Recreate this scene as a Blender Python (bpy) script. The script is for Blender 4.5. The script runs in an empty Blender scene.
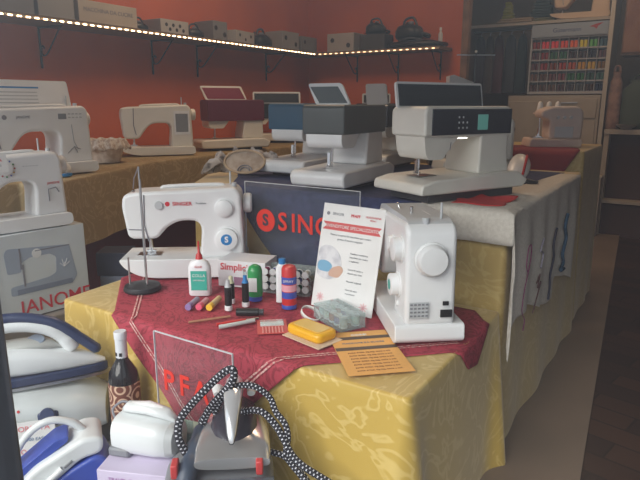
import bpy, bmesh, math, random
from mathutils import Vector, Matrix
random.seed(7)
S=bpy.context.scene; COL=S.collection; R=math.radians; PI=math.pi
# ------------------------------------------------------------------ camera
F=580.0; PITCH=math.atan(135/580); YAW=R(32.9); CZ=1.0
cd=bpy.data.cameras.new('camera'); cam=bpy.data.objects.new('camera',cd); COL.objects.link(cam)
cd.sensor_width=36; cd.lens=36*F/640; cd.clip_start=.02
cam.location=(0,0,CZ); cam.rotation_euler=(PI/2-PITCH,0,YAW); S.camera=cam
# ------------------------------------------------------------------ world / light / exposure
W=bpy.data.worlds.new('street_daylight'); S.world=W; W.use_nodes=True
wn=W.node_tree; wn.nodes.clear()
o=wn.nodes.new('ShaderNodeOutputWorld'); bg=wn.nodes.new('ShaderNodeBackground'); g=wn.nodes.new('ShaderNodeTexCoord')
sp=wn.nodes.new('ShaderNodeSeparateXYZ'); cr=wn.nodes.new('ShaderNodeValToRGB')
wn.links.new(g.outputs['Generated'],sp.inputs[0]); mp=wn.nodes.new('ShaderNodeMapRange'); mp.inputs[1].default_value=-1
wn.links.new(sp.outputs[2],mp.inputs[0]); wn.links.new(mp.outputs[0],cr.inputs[0]); wn.links.new(cr.outputs[0],bg.inputs[0]); wn.links.new(bg.outputs[0],o.inputs[0])
e=cr.color_ramp.elements; e[0].position=.46; e[0].color=(.30,.30,.33,1); e[1].position=.62; e[1].color=(.80,.92,1.0,1)
bg.inputs[1].default_value=1.0
sl=bpy.data.lights.new('sun','SUN'); sl.energy=3.0; sl.angle=R(50); sl.color=(1,.97,.90)
so=bpy.data.objects.new('sun',sl); COL.objects.link(so)
so.rotation_euler=Vector((.12,1.0,-.72)).to_track_quat('-Z','Y').to_euler()
for nm,loc,en,sz in (('shop_warm_fill',(-1.75,2.5,2.55),15,.8),('back_room_fill',(-.6,4.2,2.55),6,.5)):  # warm fill lights added to brighten the interior, no fixtures in view
    al=bpy.data.lights.new(nm,'AREA'); al.energy=en; al.size=sz; al.color=(1,.72,.48)
    ao=bpy.data.objects.new(nm,al); COL.objects.link(ao); ao.location=loc
S.view_settings.view_transform='Standard'; S.view_settings.look='None'; S.view_settings.gamma=1
S.view_settings.use_curve_mapping=False; S.view_settings.exposure=0.3
# ------------------------------------------------------------------ materials
MATS={}
def M(name,c,rough=.5,metal=0,spec=.5,emit=0,c2=None,scale=8,kind='noise',bump=0,trans=0,alpha=1,sheen=0,lo=.4,hi=.6,coat=0,vec='Object'):
    if name in MATS: return MATS[name]
    m=bpy.data.materials.new(name); m.use_nodes=True; nt=m.node_tree; b=nt.nodes['Principled BSDF']
    b.inputs['Base Color'].default_value=(*c,1); b.inputs['Roughness'].default_value=rough; b.inputs['Metallic'].default_value=metal
    b.inputs['Specular IOR Level'].default_value=spec; b.inputs['Coat Weight'].default_value=coat
    b.inputs['Transmission Weight'].default_value=trans; b.inputs['Alpha'].default_value=alpha
    b.inputs['Sheen Weight'].default_value=sheen
    if emit: b.inputs['Emission Color'].default_value=(*c,1); b.inputs['Emission Strength'].default_value=emit
    tc=nt.nodes.new('ShaderNodeTexCoord'); L=nt.links
    if kind=='damask':
        n1=nt.nodes.new('ShaderNodeTexNoise'); n1.inputs['Scale'].default_value=scale; n1.inputs['Detail'].default_value=2; n1.inputs['Distortion'].default_value=3.2
        w=nt.nodes.new('ShaderNodeMath'); w.operation='MULTIPLY'; w.inputs[1].default_value=26
        s=nt.nodes.new('ShaderNodeMath'); s.operation='SINE'
        L.new(tc.outputs[vec],n1.inputs['Vector']); L.new(n1.outputs[0],w.inputs[0]); L.new(w.outputs[0],s.inputs[0])
        src=s.outputs[0]
    elif kind=='voronoi':
        n1=nt.nodes.new('ShaderNodeTexVoronoi'); n1.inputs['Scale'].default_value=scale; L.new(tc.outputs[vec],n1.inputs['Vector']); src=n1.outputs['Distance']
    else:
        n1=nt.nodes.new('ShaderNodeTexNoise'); n1.inputs['Scale'].default_value=scale; n1.inputs['Detail'].default_value=4; L.new(tc.outputs[vec],n1.inputs['Vector']); src=n1.outputs[0]
    if c2 is None: c2=tuple(x*.93 for x in c); 
    r=nt.nodes.new('ShaderNodeValToRGB'); r.color_ramp.elements[0].position=lo; r.color_ramp.elements[1].position=hi
    r.color_ramp.elements[0].color=(*c,1); r.color_ramp.elements[1].color=(*c2,1)
    L.new(src,r.inputs[0]); L.new(r.outputs[0],b.inputs['Base Color'])
    if bump:
        bp=nt.nodes.new('ShaderNodeBump'); bp.inputs['Strength'].default_value=bump; bp.inputs['Distance'].default_value=.01
        L.new(src,bp.inputs['Height']); L.new(bp.outputs[0],b.inputs['Normal'])
    MATS[name]=m; return m
WHITE=M('white_plastic',(.78,.79,.80),.32)
WARMW=M('ivory_plastic',(.74,.72,.66),.35)
GREYP=M('light_grey_plastic',(.50,.52,.54),.4)
MIDG=M('mid_grey_plastic',(.22,.23,.25),.4)
DARK=M('dark_grey_plastic',(.05,.052,.06),.35)
BLACK=M('black_plastic',(.012,.012,.014),.4)
CHROME=M('chrome',(.75,.75,.76),.18,1)
STEEL=M('brushed_steel',(.55,.56,.58),.32,1)
NAVY=M('navy_plastic',(.03,.045,.11),.3)
BLUE=M('blue_plastic',(.05,.09,.42),.3)
REDP=M('red_plastic',(.55,.03,.03),.35)
REDI=M('red_ink',(.62,.03,.05),.6)
GREYI=M('grey_ink',(.22,.22,.25),.6)
BLUEI=M('blue_ink',(.02,.20,.50),.5)
TEALI=M('teal_ink',(.02,.35,.30),.5)
PAPER=M('white_paper',(.80,.80,.79),.7)
CARD=M('grey_cardboard',(.30,.29,.28),.8)
CARDB=M('beige_cardboard',(.46,.40,.33),.8)
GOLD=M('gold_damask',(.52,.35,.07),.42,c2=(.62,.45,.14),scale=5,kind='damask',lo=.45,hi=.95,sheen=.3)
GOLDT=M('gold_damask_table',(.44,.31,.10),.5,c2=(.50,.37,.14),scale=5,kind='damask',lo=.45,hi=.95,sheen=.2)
REDC=M('red_paisley_cloth',(.40,.045,.07),.75,c2=(.25,.025,.04),scale=14,kind='damask',lo=.1,hi=.9)
BRAID=M('pink_braid',(.72,.50,.46),.8,c2=(.55,.12,.13),scale=160,kind='noise')
MAROON=M('maroon_cloth',(.13,.015,.02),.8)
NAVYC=M('navy_cloth',(.026,.034,.095),.85,c2=(.04,.05,.13),scale=40)
LINEN=M('white_linen',(.62,.58,.52),.85,c2=(.55,.51,.45),scale=120,bump=.1)
REDF=M('red_felt',(.48,.03,.03),.85)
ORANGE=M('orange_wall_paint',(.60,.125,.035),.8,c2=(.53,.11,.035),scale=2.5)
WALLP=M('dim_plaster',(.22,.17,.13),.9)
WOOD=M('brown_wood',(.22,.11,.05),.5,c2=(.14,.07,.03),scale=9)
TILE=M('beige_floor_tile',(.22,.165,.125),.5,c2=(.19,.145,.11),scale=3)
IRON=M('black_wrought_iron',(.015,.012,.012),.5,.3)
SHELFM=M('shelf_board_wood',(.16,.10,.06),.6)
CREAM=M('cream_laminate',(.42,.36,.29),.5)
def glassm(name,tint=(1,1,1),refl=1.0,ior=1.5,op=0.0,opc=(.9,.95,.95)):
    m=bpy.data.materials.new(name); m.use_nodes=True; nt=m.node_tree; nt.nodes.clear(); L=nt.links
    o=nt.nodes.new('ShaderNodeOutputMaterial'); t=nt.nodes.new('ShaderNodeBsdfTransparent'); t.inputs[0].default_value=(*tint,1)
    gl=nt.nodes.new('ShaderNodeBsdfGlossy'); gl.inputs['Roughness'].default_value=.02
    lw=nt.nodes.new('ShaderNodeLayerWeight'); f0=((ior-1)/(ior+1))**2      # Schlick's approximation, same from both sides
    pw=nt.nodes.new('ShaderNodeMath'); pw.operation='POWER'; pw.inputs[1].default_value=5; L.new(lw.outputs['Facing'],pw.inputs[0])
    mu=nt.nodes.new('ShaderNodeMath'); mu.operation='MULTIPLY_ADD'; mu.inputs[1].default_value=(1-f0)*refl; mu.inputs[2].default_value=f0*refl
    mx=nt.nodes.new('ShaderNodeMixShader'); L.new(pw.outputs[0],mu.inputs[0]); L.new(mu.outputs[0],mx.inputs[0])
    L.new(t.outputs[0],mx.inputs[1]); L.new(gl.outputs[0],mx.inputs[2]); last=mx
    if op:
        d=nt.nodes.new('ShaderNodeBsdfDiffuse'); d.inputs[0].default_value=(*opc,1); m2=nt.nodes.new('ShaderNodeMixShader'); m2.inputs[0].default_value=op
        L.new(mx.outputs[0],m2.inputs[1]); L.new(d.outputs[0],m2.inputs[2]); last=m2
    L.new(last.outputs[0],o.inputs[0]); return m
PANE=glassm('window_glass',refl=.8)
ACRYL=glassm('clear_acrylic',(.95,.96,.97),.55,1.49,.02)
CLEARP=glassm('clear_plastic_box',(.85,.92,.92),1,1.5,.16)
def parquet():
    m=bpy.data.materials.new('dark_parquet'); m.use_nodes=True; nt=m.node_tree; b=nt.nodes['Principled BSDF']; L=nt.links
    tc=nt.nodes.new('ShaderNodeTexCoord'); mp=nt.nodes.new('ShaderNodeMapping'); mp.inputs['Rotation'].default_value=(0,0,R(12))
    br=nt.nodes.new('ShaderNodeTexBrick'); br.inputs['Scale'].default_value=1; br.inputs['Brick Width'].default_value=.30; br.inputs['Row Height'].default_value=.10
    br.inputs['Color1'].default_value=(.060,.028,.018,1); br.inputs['Color2'].default_value=(.020,.011,.010,1); br.inputs['Mortar'].default_value=(.012,.008,.007,1); br.inputs['Mortar Size'].default_value=.004
    L.new(tc.outputs['Object'],mp.inputs[0]); L.new(mp.outputs[0],br.inputs[0]); L.new(br.outputs[0],b.inputs['Base Color']); b.inputs['Roughness'].default_value=.35
    return m
PARQ=parquet()
def cordm():
    m=bpy.data.materials.new('braided_cord_fabric'); m.use_nodes=True; nt=m.node_tree; b=nt.nodes['Principled BSDF']; L=nt.links
    uv=nt.nodes.new('ShaderNodeUVMap'); sx=nt.nodes.new('ShaderNodeSeparateXYZ'); L.new(uv.outputs[0],sx.inputs[0])
    def mt(op,a,bv=None,c=None):
        n=nt.nodes.new('ShaderNodeMath'); n.operation=op
        if hasattr(a,'name'): L.new(a,n.inputs[0])
        else: n.inputs[0].default_value=a
        if bv is not None:
            if hasattr(bv,'name'): L.new(bv,n.inputs[1])
            else: n.inputs[1].default_value=bv
        return n.outputs[0]
    # flecks in a helical checker along the cord
    a=mt('MULTIPLY',sx.outputs[1],6); s=mt('ADD',mt('MULTIPLY',sx.outputs[0],1.0),mt('MULTIPLY',mt('FLOOR',a),.5))
    f1=mt('LESS_THAN',mt('FRACT',s),.30); f2=mt('LESS_THAN',mt('FRACT',a),.62); f=mt('MULTIPLY',f1,f2)
    mx=nt.nodes.new('ShaderNodeMix'); mx.data_type='RGBA'; mx.inputs[6].default_value=(.012,.012,.02,1); mx.inputs[7].default_value=(.6,.6,.66,1)
    L.new(f,mx.inputs[0]); L.new(mx.outputs[2],b.inputs['Base Color']); b.inputs['Roughness'].default_value=.8
    return m
CORD=cordm()
# ------------------------------------------------------------------ helpers
def link(name,me,m,parent=None,loc=(0,0,0),rot=(0,0,0)):
    o=bpy.data.objects.new(name,me); COL.objects.link(o); o.location=loc; o.rotation_euler=rot
    if m is not None: me.materials.clear(); me.materials.append(m)
    if parent is not None: o.parent=parent
    return o
def fin(name,bm,m,parent=None,loc=(0,0,0),rot=(0,0,0),smooth=True,bevel=0,seg=2,sub=0,ang=35):
    bmesh.ops.recalc_face_normals(bm,faces=bm.faces[:])
    me=bpy.data.meshes.new(name); bm.to_mesh(me); bm.free()
    if smooth:
        for p in me.polygons: p.use_smooth=True
        try: me.set_sharp_from_angle(angle=R(ang))
        except Exception: pass
    o=link(name,me,m,parent,loc,rot)
    if bevel:
        b=o.modifiers.new('bevel','BEVEL'); b.width=bevel; b.segments=seg; b.limit_method='ANGLE'; b.angle_limit=R(40); b.harden_normals=False
    if sub: q=o.modifiers.new('sub','SUBSURF'); q.levels=sub; q.render_levels=sub
    return o
def box(name,s,loc,m,parent=None,bevel=0,rot=(0,0,0),taper=1,seg=2):
    """s=(sx,sy,sz), loc=centre of the bottom face"""
    bm=bmesh.new(); bmesh.ops.create_cube(bm,size=1)
    for v in bm.verts:
        t=taper if v.co.z>0 else 1
        v.co=Vector((v.co.x*s[0]*t,v.co.y*s[1]*t,(v.co.z+.5)*s[2]))
    return fin(name,bm,m,parent,loc,rot,bevel=bevel,seg=seg)
def fillet(pts,rad,n=5):
    out=[]; N=len(pts)
    for i,p in enumerate(pts):
        r=rad[i] if isinstance(rad,(list,tuple)) else rad
        p=Vector(p[:2]); a=Vector(pts[i-1][:2]); b=Vector(pts[(i+1)%N][:2])
        if r<=0: out.append((p.x,p.y)); continue
        da=(a-p); db=(b-p); r=min(r,da.length*.48,db.length*.48)
        A=p+da.normalized()*r; B=p+db.normalized()*r
        for k in range(n+1):
            t=k/n; q=A*(1-t)**2+p*2*t*(1-t)+B*t*t; out.append((q.x,q.y))
    return out
def prism(name,pts,a,b,m,parent=None,axis='y',bevel=0,loc=(0,0,0),rot=(0,0,0),seg=2,ang=35):
    """pts outline; axis y: pts are (x,z) extruded y a..b ; axis z: pts (x,y) extruded z a..b ; axis x: pts (y,z)"""
    bm=bmesh.new()
    def P(p,t): return {'y':(p[0],t,p[1]),'z':(p[0],p[1],t),'x':(t,p[0],p[1])}[axis]
    v0=[bm.verts.new(P(p,a)) for p in pts]; v1=[bm.verts.new(P(p,b)) for p in pts]; n=len(pts)
    bm.faces.new(v0); bm.faces.new(v1[::-1])
    for i in range(n): bm.faces.new((v0[i],v0[(i+1)%n],v1[(i+1)%n],v1[i]))
    return fin(name,bm,m,parent,loc,rot,bevel=bevel,seg=seg,ang=ang)
def lathe(name,prof,m,parent=None,loc=(0,0,0),rot=(0,0,0),n=24,ang=40,sx=1,sy=1):
    bm=bmesh.new(); rings=[]
    for r,z in prof:
        rings.append([bm.verts.new((r*sx*math.cos(2*PI*k/n),r*sy*math.sin(2*PI*k/n),z)) for k in range(n)] if r>1e-6 else [bm.verts.new((0,0,z))])
    for A,B in zip(rings,rings[1:]):
        for k in range(n):
            if len(A)==1 and len(B)==1: continue
            if len(A)==1: bm.faces.new((A[0],B[k],B[(k+1)%n]))
            elif len(B)==1: bm.faces.new((A[k],A[(k+1)%n],B[0]))
            else: bm.faces.new((A[k],A[(k+1)%n],B[(k+1)%n],B[k]))
    if len(rings[0])>1: bm.faces.new(rings[0][::-1])
    if len(rings[-1])>1: bm.faces.new(rings[-1])
    return fin(name,bm,m,parent,loc,rot,ang=ang)
def cyl(name,r,h,m,parent=None,loc=(0,0,0),rot=(0,0,0),n=24,ch=.12):
    c=min(r,h)*ch
    return lathe(name,[(r-c,0),(r,c),(r,h-c),(r-c,h)],m,parent,loc,rot,n)
def spline(pts,n=8,closed=False):
    out=[]; P=[Vector(p) for p in pts]; N=len(P)
    for i in range(N-1):
        p0=P[max(i-1,0)]; p1=P[i]; p2=P[i+1]; p3=P[min(i+2,N-1)]
        for k in range(n):
            t=k/n; out.append(.5*((2*p1)+(-p0+p2)*t+(2*p0-5*p1+4*p2-p3)*t*t+(-p0+3*p1-3*p2+p3)*t**3))
    out.append(P[-1]); return out
def tube(name,pts,r,m,parent=None,n=10,smooth=0,loc=(0,0,0),rot=(0,0,0),pitch=None):
    P=[Vector(p) for p in pts] if not smooth else spline(pts,smooth)
    rr=r if isinstance(r,(list,tuple)) else None
    bm=bmesh.new(); uvl=bm.loops.layers.uv.new('UVMap'); rings=[]; L=0; Ls=[]
    up=Vector((0,0,1)); T=(P[1]-P[0]).normalized(); N=T.cross(up)
    if N.length<.1: N=T.cross(Vector((0,1,0)))
    N.normalize()
    for i,p in enumerate(P):
        T=(P[min(i+1,len(P)-1)]-P[max(i-1,0)]).normalized(); N=(N-T*N.dot(T)).normalized(); B=T.cross(N)
        if i: L+=(p-P[i-1]).length
        Ls.append(L); q=(rr[min(int(i*(len(rr)-1)/(len(P)-1)),len(rr)-1)] if rr else r)
        rings.append([bm.verts.new(p+(N*math.cos(2*PI*k/n)+B*math.sin(2*PI*k/n))*q) for k in range(n)])
    pt=pitch or 1
    for i in range(len(P)-1):
        for k in range(n):
            f=bm.faces.new((rings[i][k],rings[i][(k+1)%n],rings[i+1][(k+1)%n],rings[i+1][k]))
            for lp,(a,b) in zip(f.loops,((i,k),(i,k+1),(i+1,k+1),(i+1,k))): lp[uvl].uv=(Ls[a]/pt,b/n)
    bm.faces.new(rings[0][::-1]); bm.faces.new(rings[-1])
    return fin(name,bm,m,parent,loc,rot,ang=60)
def loft(name,secs,m,parent=None,n=28,loc=(0,0,0),rot=(0,0,0),axis='x'):
    """secs: (t, cy, cz, ry, rz, power)"""
    bm=bmesh.new(); rings=[]
    for s in secs:
        t,cy,cz,ry,rz=s[:5]; pw=s[5] if len(s)>5 else 2; ring=[]
        for k in range(n):
            a=2*PI*k/n; c,q=math.cos(a),math.sin(a)
            y=cy+ry*math.copysign(abs(c)**(2/pw),c); z=cz+rz*math.copysign(abs(q)**(2/pw),q)
            ring.append(bm.verts.new((t,y,z) if axis=='x' else (y,z,t)))
        rings.append(ring)
    for A,B in zip(rings,rings[1:]):
        for k in range(n): bm.faces.new((A[k],A[(k+1)%n],B[(k+1)%n],B[k]))
    bm.faces.new(rings[0][::-1]); bm.faces.new(rings[-1])
    return fin(name,bm,m,parent,loc,rot,ang=50)
DG=None
def text(s,size,m,parent=None,loc=(0,0,0),rot=(PI/2,0,0),name='lettering',ext=.0004,align='CENTER',bold=0,sx=1):
    c=bpy.data.curves.new(name,'FONT'); c.body=s; c.size=size; c.align_x=align; c.align_y='CENTER'; c.extrude=ext; c.offset=bold; c.resolution_u=3
    t=bpy.data.objects.new('tmp',c); COL.objects.link(t); dg=bpy.context.evaluated_depsgraph_get()
    me=bpy.data.meshes.new_from_object(t.evaluated_get(dg)); bpy.data.objects.remove(t); bpy.data.curves.remove(c); me.name=name
    for v in me.vertices: v.co.x*=sx
    return link(name,me,m,parent,loc,rot)
def tag(o,label,cat,group=None,kind=None):
    o['label']=label; o['category']=cat
    if group: o['group']=group
    if kind: o['kind']=kind
    return o
def thing(name,label,cat,loc,rz=0,group=None,rot=None):
    o=bpy.data.objects.new(name,None); COL.objects.link(o); o.location=loc; o.rotation_euler=rot or (0,0,rz); o.empty_display_size=.05
    return tag(o,label,cat,group)
def struct(o): o['kind']='structure'; return o
def kids(o): return [c for c in bpy.data.objects if c.parent is o]
def dup(root,loc,rz=None,label=None,group=None):
    def cp(o,par):
        c=o.copy(); COL.objects.link(c)
        if par is not None: c.parent=par
        for k in kids(o): cp(k,c)
        return c
    r=cp(root,None); r.location=loc
    if rz is not None: r.rotation_euler=(0,0,rz)
    if label: r['label']=label
    if group: r['group']=group
    return r
# ------------------------------------------------------------------ room shell
struct(box('floor',(6.2,7.2,.1),(-.4,3.3,-.1),PARQ))
struct(box('trim_1',(.30,6.2,.012),(-.27,3.42,0),TILE))          # pale tile border beside the parquet (turned below)
bpy.data.objects['trim_1'].rotation_euler=(0,0,R(4.6)); bpy.data.objects['trim_1'].location=(-.50,3.9,0)
struct(box('ceiling',(6.2,7.2,.1),(-.4,3.3,2.7),WALLP))
struct(box('wall_left',(.1,6.1,2.7),(-3.05,3.05,0),ORANGE))
struct(box('wall_back',(1.51,.1,2.7),(-2.345,4.5,0),ORANGE))
struct(box('wall_right',(.1,7.2,2.7),(2.7,3.3,0),WALLP))
struct(box('wall_far',(6.0,.1,2.7),(-.35,6.1,0),WALLP))
struct(box('wall_front_shade',(6.2,.12,1.15),(-.4,.30,1.55),WALLP))  # unseen wall above the window, brought low to shade the shop's upper part
struct(box('trim_2',(.05,.06,2.7),(-1.56,4.42,0),WOOD))
# shop window: mullion and panes
struct(box('window_1',(3.24,.006,1.55),(1.0,.30,0),PANE))
struct(box('window_2',(2.34,.006,1.55),(-1.88,.30,0),PANE))
pm=thing('window_post','black metal upright of the shop window at lower left of the view','window frame',(-.672,.30,0)); pm['kind']='structure'; pm.name='trim_3'
box('post',(.075,.05,1.55),(0,0,0),M('black_metal_glare',(.13,.14,.165),.45),pm,.004)  # black post, its colour lightened to carry the veiling glare
box('highlight_strip',(.006,.006,1.55),(.012,-.028,0),STEEL,pm)  # thin strip standing in for the highlight line on the post
# window ledge platform in front of the tables
led=struct(box('trim_4',(1.85,.56,.12),(-1.25,.66,0),M('pale_ledge_laminate',(.42,.43,.42),.5),None,.004))
# ------------------------------------------------------------------ tables and cloths
def perim(poly,step=.015,rad=.012):
    P=fillet(poly,rad,4); out=[]
    n=len(P)
    for i in range(n):
        a=Vector(P[i]); b=Vector(P[(i+1)%n]); k=max(1,int((b-a).length/step))
        for j in range(k): out.append(a+(b-a)*j/k)
    return out
def drape(name,poly,zt,zb,m,amp=.012,freq=24,seed=1,label='',cat='tablecloth',flare=.03,group=None,corner=()):
    P=perim(poly); n=len(P); rnd=random.Random(seed); ph=[rnd.random()*6 for _ in range(4)]
    bm=bmesh.new(); nr=[]; s=[0]
    for i in range(n):
        t=(P[(i+1)%n]-P[i-1]); nr.append(Vector((t.y,-t.x)).normalized()); s.append(s[-1]+(P[(i+1)%n]-P[i]).length)
    rows=[(-.008,0,0)]+[(-.002,.0,0),(.002,.002,0),(.004,.006,0)]+[(.004,(zt-zb)*k/14,k/14) for k in range(1,15)]
    rings=[]
    for off,dz,f in rows:
        ring=[]
        for i in range(n):
            x=s[i]; w=math.sin(freq*x+ph[0]+1.5*math.sin(3*x+ph[1]))*.6+math.sin(freq*.43*x+ph[2])*.4
            o_=off+f*(amp*(w+.9))+f*flare*.3
            for cx,cy,a in corner:
                d=(P[i]-Vector((cx,cy))).length; o_+=f*a*math.exp(-(d/.05)**2)*(1 if f else 0)*(1-.75*math.exp(-(d/.012)**2))
            q=P[i]+nr[i]*o_; ring.append(bm.verts.new((q.x,q.y,zt-dz)))
        rings.append(ring)
    bm.faces.new(rings[0])
    for A,B in zip(rings,rings[1:]):
        for k in range(n): bm.faces.new((A[k],A[(k+1)%n],B[(k+1)%n],B[k]))
    o=fin(name,bm,m,None,ang=70); return tag(o,label,cat,group)
def table(poly,zt,label,legs,size,c):
    t=thing('display_table',label,'table',(c[0],c[1],0))
    q=[(x-c[0],y-c[1]) for x,y in poly]; prism('table_top',q,zt-.03,zt-.004,WOOD,t,'z')
    for x,y in legs: box('leg',(.04,.04,zt-.03),(x-c[0],y-c[1],0),IRON,t)
def inset(poly,d):
    c=sum((Vector(p) for p in poly),Vector((0,0)))/len(poly)
    return [tuple(Vector(p)+(c-Vector(p)).normalized()*d) for p in poly]
T1=[(-1.50,.945),(-.41,.945),(-.405,1.525),(-1.55,1.525)]
T2=[(-1.56,1.555),(-.41,1.555),(-.41,2.68),(-1.85,2.68),(-1.85,2.0)]
T3=[(-1.05,2.80),(-.425,2.80),(-.425,3.35),(-1.05,3.35)]
TL=[(-2.10,.75),(-2.10,1.19),(-1.97,1.25),(-2.33,2.05),(-2.40,3.1),(-2.40,3.6),(-1.70,3.6),(-1.70,4.40),(-2.93,4.40),(-2.93,.75)]
table(inset(T1,.02),.447,'low display table under the gold and red cloths in the window',[(-1.4,1.05),(-.5,1.05),(-.5,1.4),(-1.4,1.4)],0,(-.95,1.22))
table(inset(T2,.02),.717,'higher display table under the navy and white cloths, behind the low one',[(-1.45,1.68),(-.5,1.68),(-.5,2.58),(-1.75,2.58)],0,(-1.1,2.1))
table(inset(T3,.02),.797,'rear display table carrying the small white serger',[(-.95,2.92),(-.50,2.92),(-.50,3.25),(-.95,3.25)],0,(-.7,3.1))
drape('gold_tablecloth',T1,.45,.01,GOLD,.006,13,3,'shiny gold damask tablecloth over the lowest, nearest table',flare=.05,corner=[(-.41,.945,.045),(-.405,1.525,.05)])
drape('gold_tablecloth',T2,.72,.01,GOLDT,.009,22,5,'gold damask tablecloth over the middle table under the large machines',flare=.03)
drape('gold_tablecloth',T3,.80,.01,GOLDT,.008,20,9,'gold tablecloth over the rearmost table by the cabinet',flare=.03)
# side counter along the orange wall
prism('side_counter',[(-2.14,.80),(-2.14,1.20),(-2.02,1.29),(-2.39,2.07),(-2.44,3.1),(-2.44,3.65),(-1.75,3.65),(-1.75,4.40),(-2.94,4.40),(-2.94,.80)],.0,.716,MAROON,None,'z'); tag(bpy.data.objects['side_counter'],'maroon sided counter along the orange wall under the old gold runner','counter')
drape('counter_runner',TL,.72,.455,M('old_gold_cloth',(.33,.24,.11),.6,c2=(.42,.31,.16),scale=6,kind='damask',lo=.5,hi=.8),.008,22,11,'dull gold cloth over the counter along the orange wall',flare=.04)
def fold_cloth(name,rows,fx,fy,zt,zb,m,parent=None,lx=None,wave=.004,cols=60,thick=.0015,zlift=.002,seed=0,off=.0):
    """rows: (v, xl, xr) in the unfolded plane; folds down at y<fy (front) and x>fx (right edge)"""
    bm=bmesh.new(); grid=[]
    for v,a,b in rows:
        r=[]
        for k in range(cols+1):
            u=a+(b-a)*k/cols; x,y,z=u,v,zt+zlift
            if v<fy: d=fy-v; z=zt+zlift-d; y=fy-.013-off-wave*(1+math.sin(u*30+seed))*min(1,d*6); 
            if fx is not None and u>fx:
                d=u-fx; x=fx+.013+off+wave*(1+math.sin(v*34+seed))*min(1,d*6); z=min(z,zt+zlift-d)
            if lx is not None and u<lx:
                d=lx-u; x=lx-.013; z=min(z,zt+zlift-d)
            r.append(bm.verts.new((x,y,max(z,zb))))
        grid.append(r)
    for A,B in zip(grid,grid[1:]):
        for k in range(cols):
            try: bm.faces.new((A[k],A[k+1],B[k+1],B[k]))
            except Exception: pass
    o=fin(name,bm,m,parent,ang=80)
    s=o.modifiers.new('solid','SOLIDIFY'); s.thickness=thick; s.offset=1
    return o
def rowsof(pl,pr,n):
    """piecewise linear xl(v), xr(v)"""
    def f(P,v):
        for (v0,x0),(v1,x1) in zip(P,P[1:]):
            if v0<=v<=v1: return x0+(x1-x0)*(v-v0)/(v1-v0)
        return P[-1][1]
    v0=pl[0][0]; v1=pl[-1][0]
    return [(v0+(v1-v0)*k/n,f(pl,v0+(v1-v0)*k/n),f(pr,v0+(v1-v0)*k/n)) for k in range(n+1)]
# red paisley cloth, corner hanging over the front edge
rc=fold_cloth('red_tablecloth',rowsof([(.655,-.965),(.945,-1.275),(1.20,-1.56),(1.25,-1.60),(1.49,-1.60)],[(.655,-.955),(.945,-.665),(1.26,-.345),(1.32,-.335),(1.49,-.46)],70),-.41,.945,.45,.02,REDC,lx=-1.53,cols=90)
tag(rc,'dark red paisley tablecloth laid cornerwise over the gold cloth','tablecloth')
def braid(pts,w=.010):
    bm=bmesh.new()
    for sgn in (-1,1):
        prev=None
        N=90
        for i in range(N+1):
            t=i/N*(len(pts)-1); k=min(int(t),len(pts)-2); f=t-k
            u=pts[k][0]+(pts[k+1][0]-pts[k][0])*f; v=pts[k][1]+(pts[k+1][1]-pts[k][1])*f
            d=Vector((pts[k+1][0]-pts[k][0],pts[k+1][1]-pts[k][1])).normalized(); nx=Vector((-d.y,d.x))*sgn*.0045
            row=[]
            for e_ in (-1,1):
                uu=u+nx.x+(-d.y)*e_*.0022; vv=v+nx.y+d.x*e_*.0022
                x,y,z=uu,vv,.4555
                if vv<.945: z=.4555-(.945-vv); y=.945-.0165-.004*(1+math.sin(uu*30))*min(1,(.945-vv)*6)
                if uu>-.41: z=.4555-(uu+.41); x=-.41+.0215
                row.append(bm.verts.new((x,y,z)))
            if prev: bm.faces.new((prev[0],prev[1],row[1],row[0]))
            prev=row
    return fin('braid_trim',bm,BRAID,rc)
braid([(-1.47,1.22),(-1.17,.92),(-.96,.71),(-.72,.95),(-.42,1.25)])
# navy cloth with hanging point
nc=fold_cloth('navy_cloth',rowsof([(1.295,-1.17),(1.555,-1.385),(1.75,-1.52),(2.0,-1.74),(2.6,-1.74)],[(1.295,-.86),(1.555,-.60),(1.7,-.52),(2.0,-.50),(2.6,-.46)],60),-.40,1.555,.72,.46,NAVYC,seed=2)
tag(nc,'navy blue cloth over the middle table, its point hanging behind the clear sign','cloth')
# white embroidered cloth over right end
wc=fold_cloth('white_linen_cloth',rowsof([(1.465,-.55),(1.52,-.60),(1.555,-.66),(1.8,-.60),(2.1,-.50),(2.52,-.46)],
   [(1.465,.0),(1.52,.01),(1.56,-.05),(1.62,-.09),(1.76,-.09),(1.9,-.04),(2.0,-.02),(2.1,-.03),(2.15,-.08),(2.3,-.05),(2.45,.0),(2.52,.0)],64),-.41,1.555,.72,.3,LINEN,off=.012,zlift=.0065,wave=.007,seed=1,cols=80)
tag(wc,'white linen tablecloth with stitched samples hanging over the table end','tablecloth')
SX=-.41+.012+.013+.012
def stitch(name,pts,c,r=.0016,lbl=None):
    q=[(SX+.008,p[0],p[1]) for p in pts]
    return tube(name,q,r,M('thread_'+name+str(c),c,.8),wc,6,smooth=6)
stitch('embroidered_motif',[(1.66,.53),(1.63,.56),(1.64,.61),(1.67,.61),(1.67,.56),(1.63,.49),(1.62,.43),(1.66,.39),(1.65,.36)],(.18,.03,.10))
stitch('embroidered_motif',[(2.02,.60),(1.99,.55),(2.01,.50),(1.98,.45),(1.99,.40),(1.98,.36)],(.03,.03,.05),.004)
stitch('embroidered_motif',[(2.20,.62),(2.17,.58),(2.21,.53),(2.17,.48),(2.20,.44),(2.16,.42),(2.23,.41)],(.03,.08,.14),.006)
stitch('embroidered_motif',[(1.78,.47),(1.82,.49),(1.80,.45),(1.84,.46),(1.79,.41),(1.76,.38)],(.10,.04,.04),.002)
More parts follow.
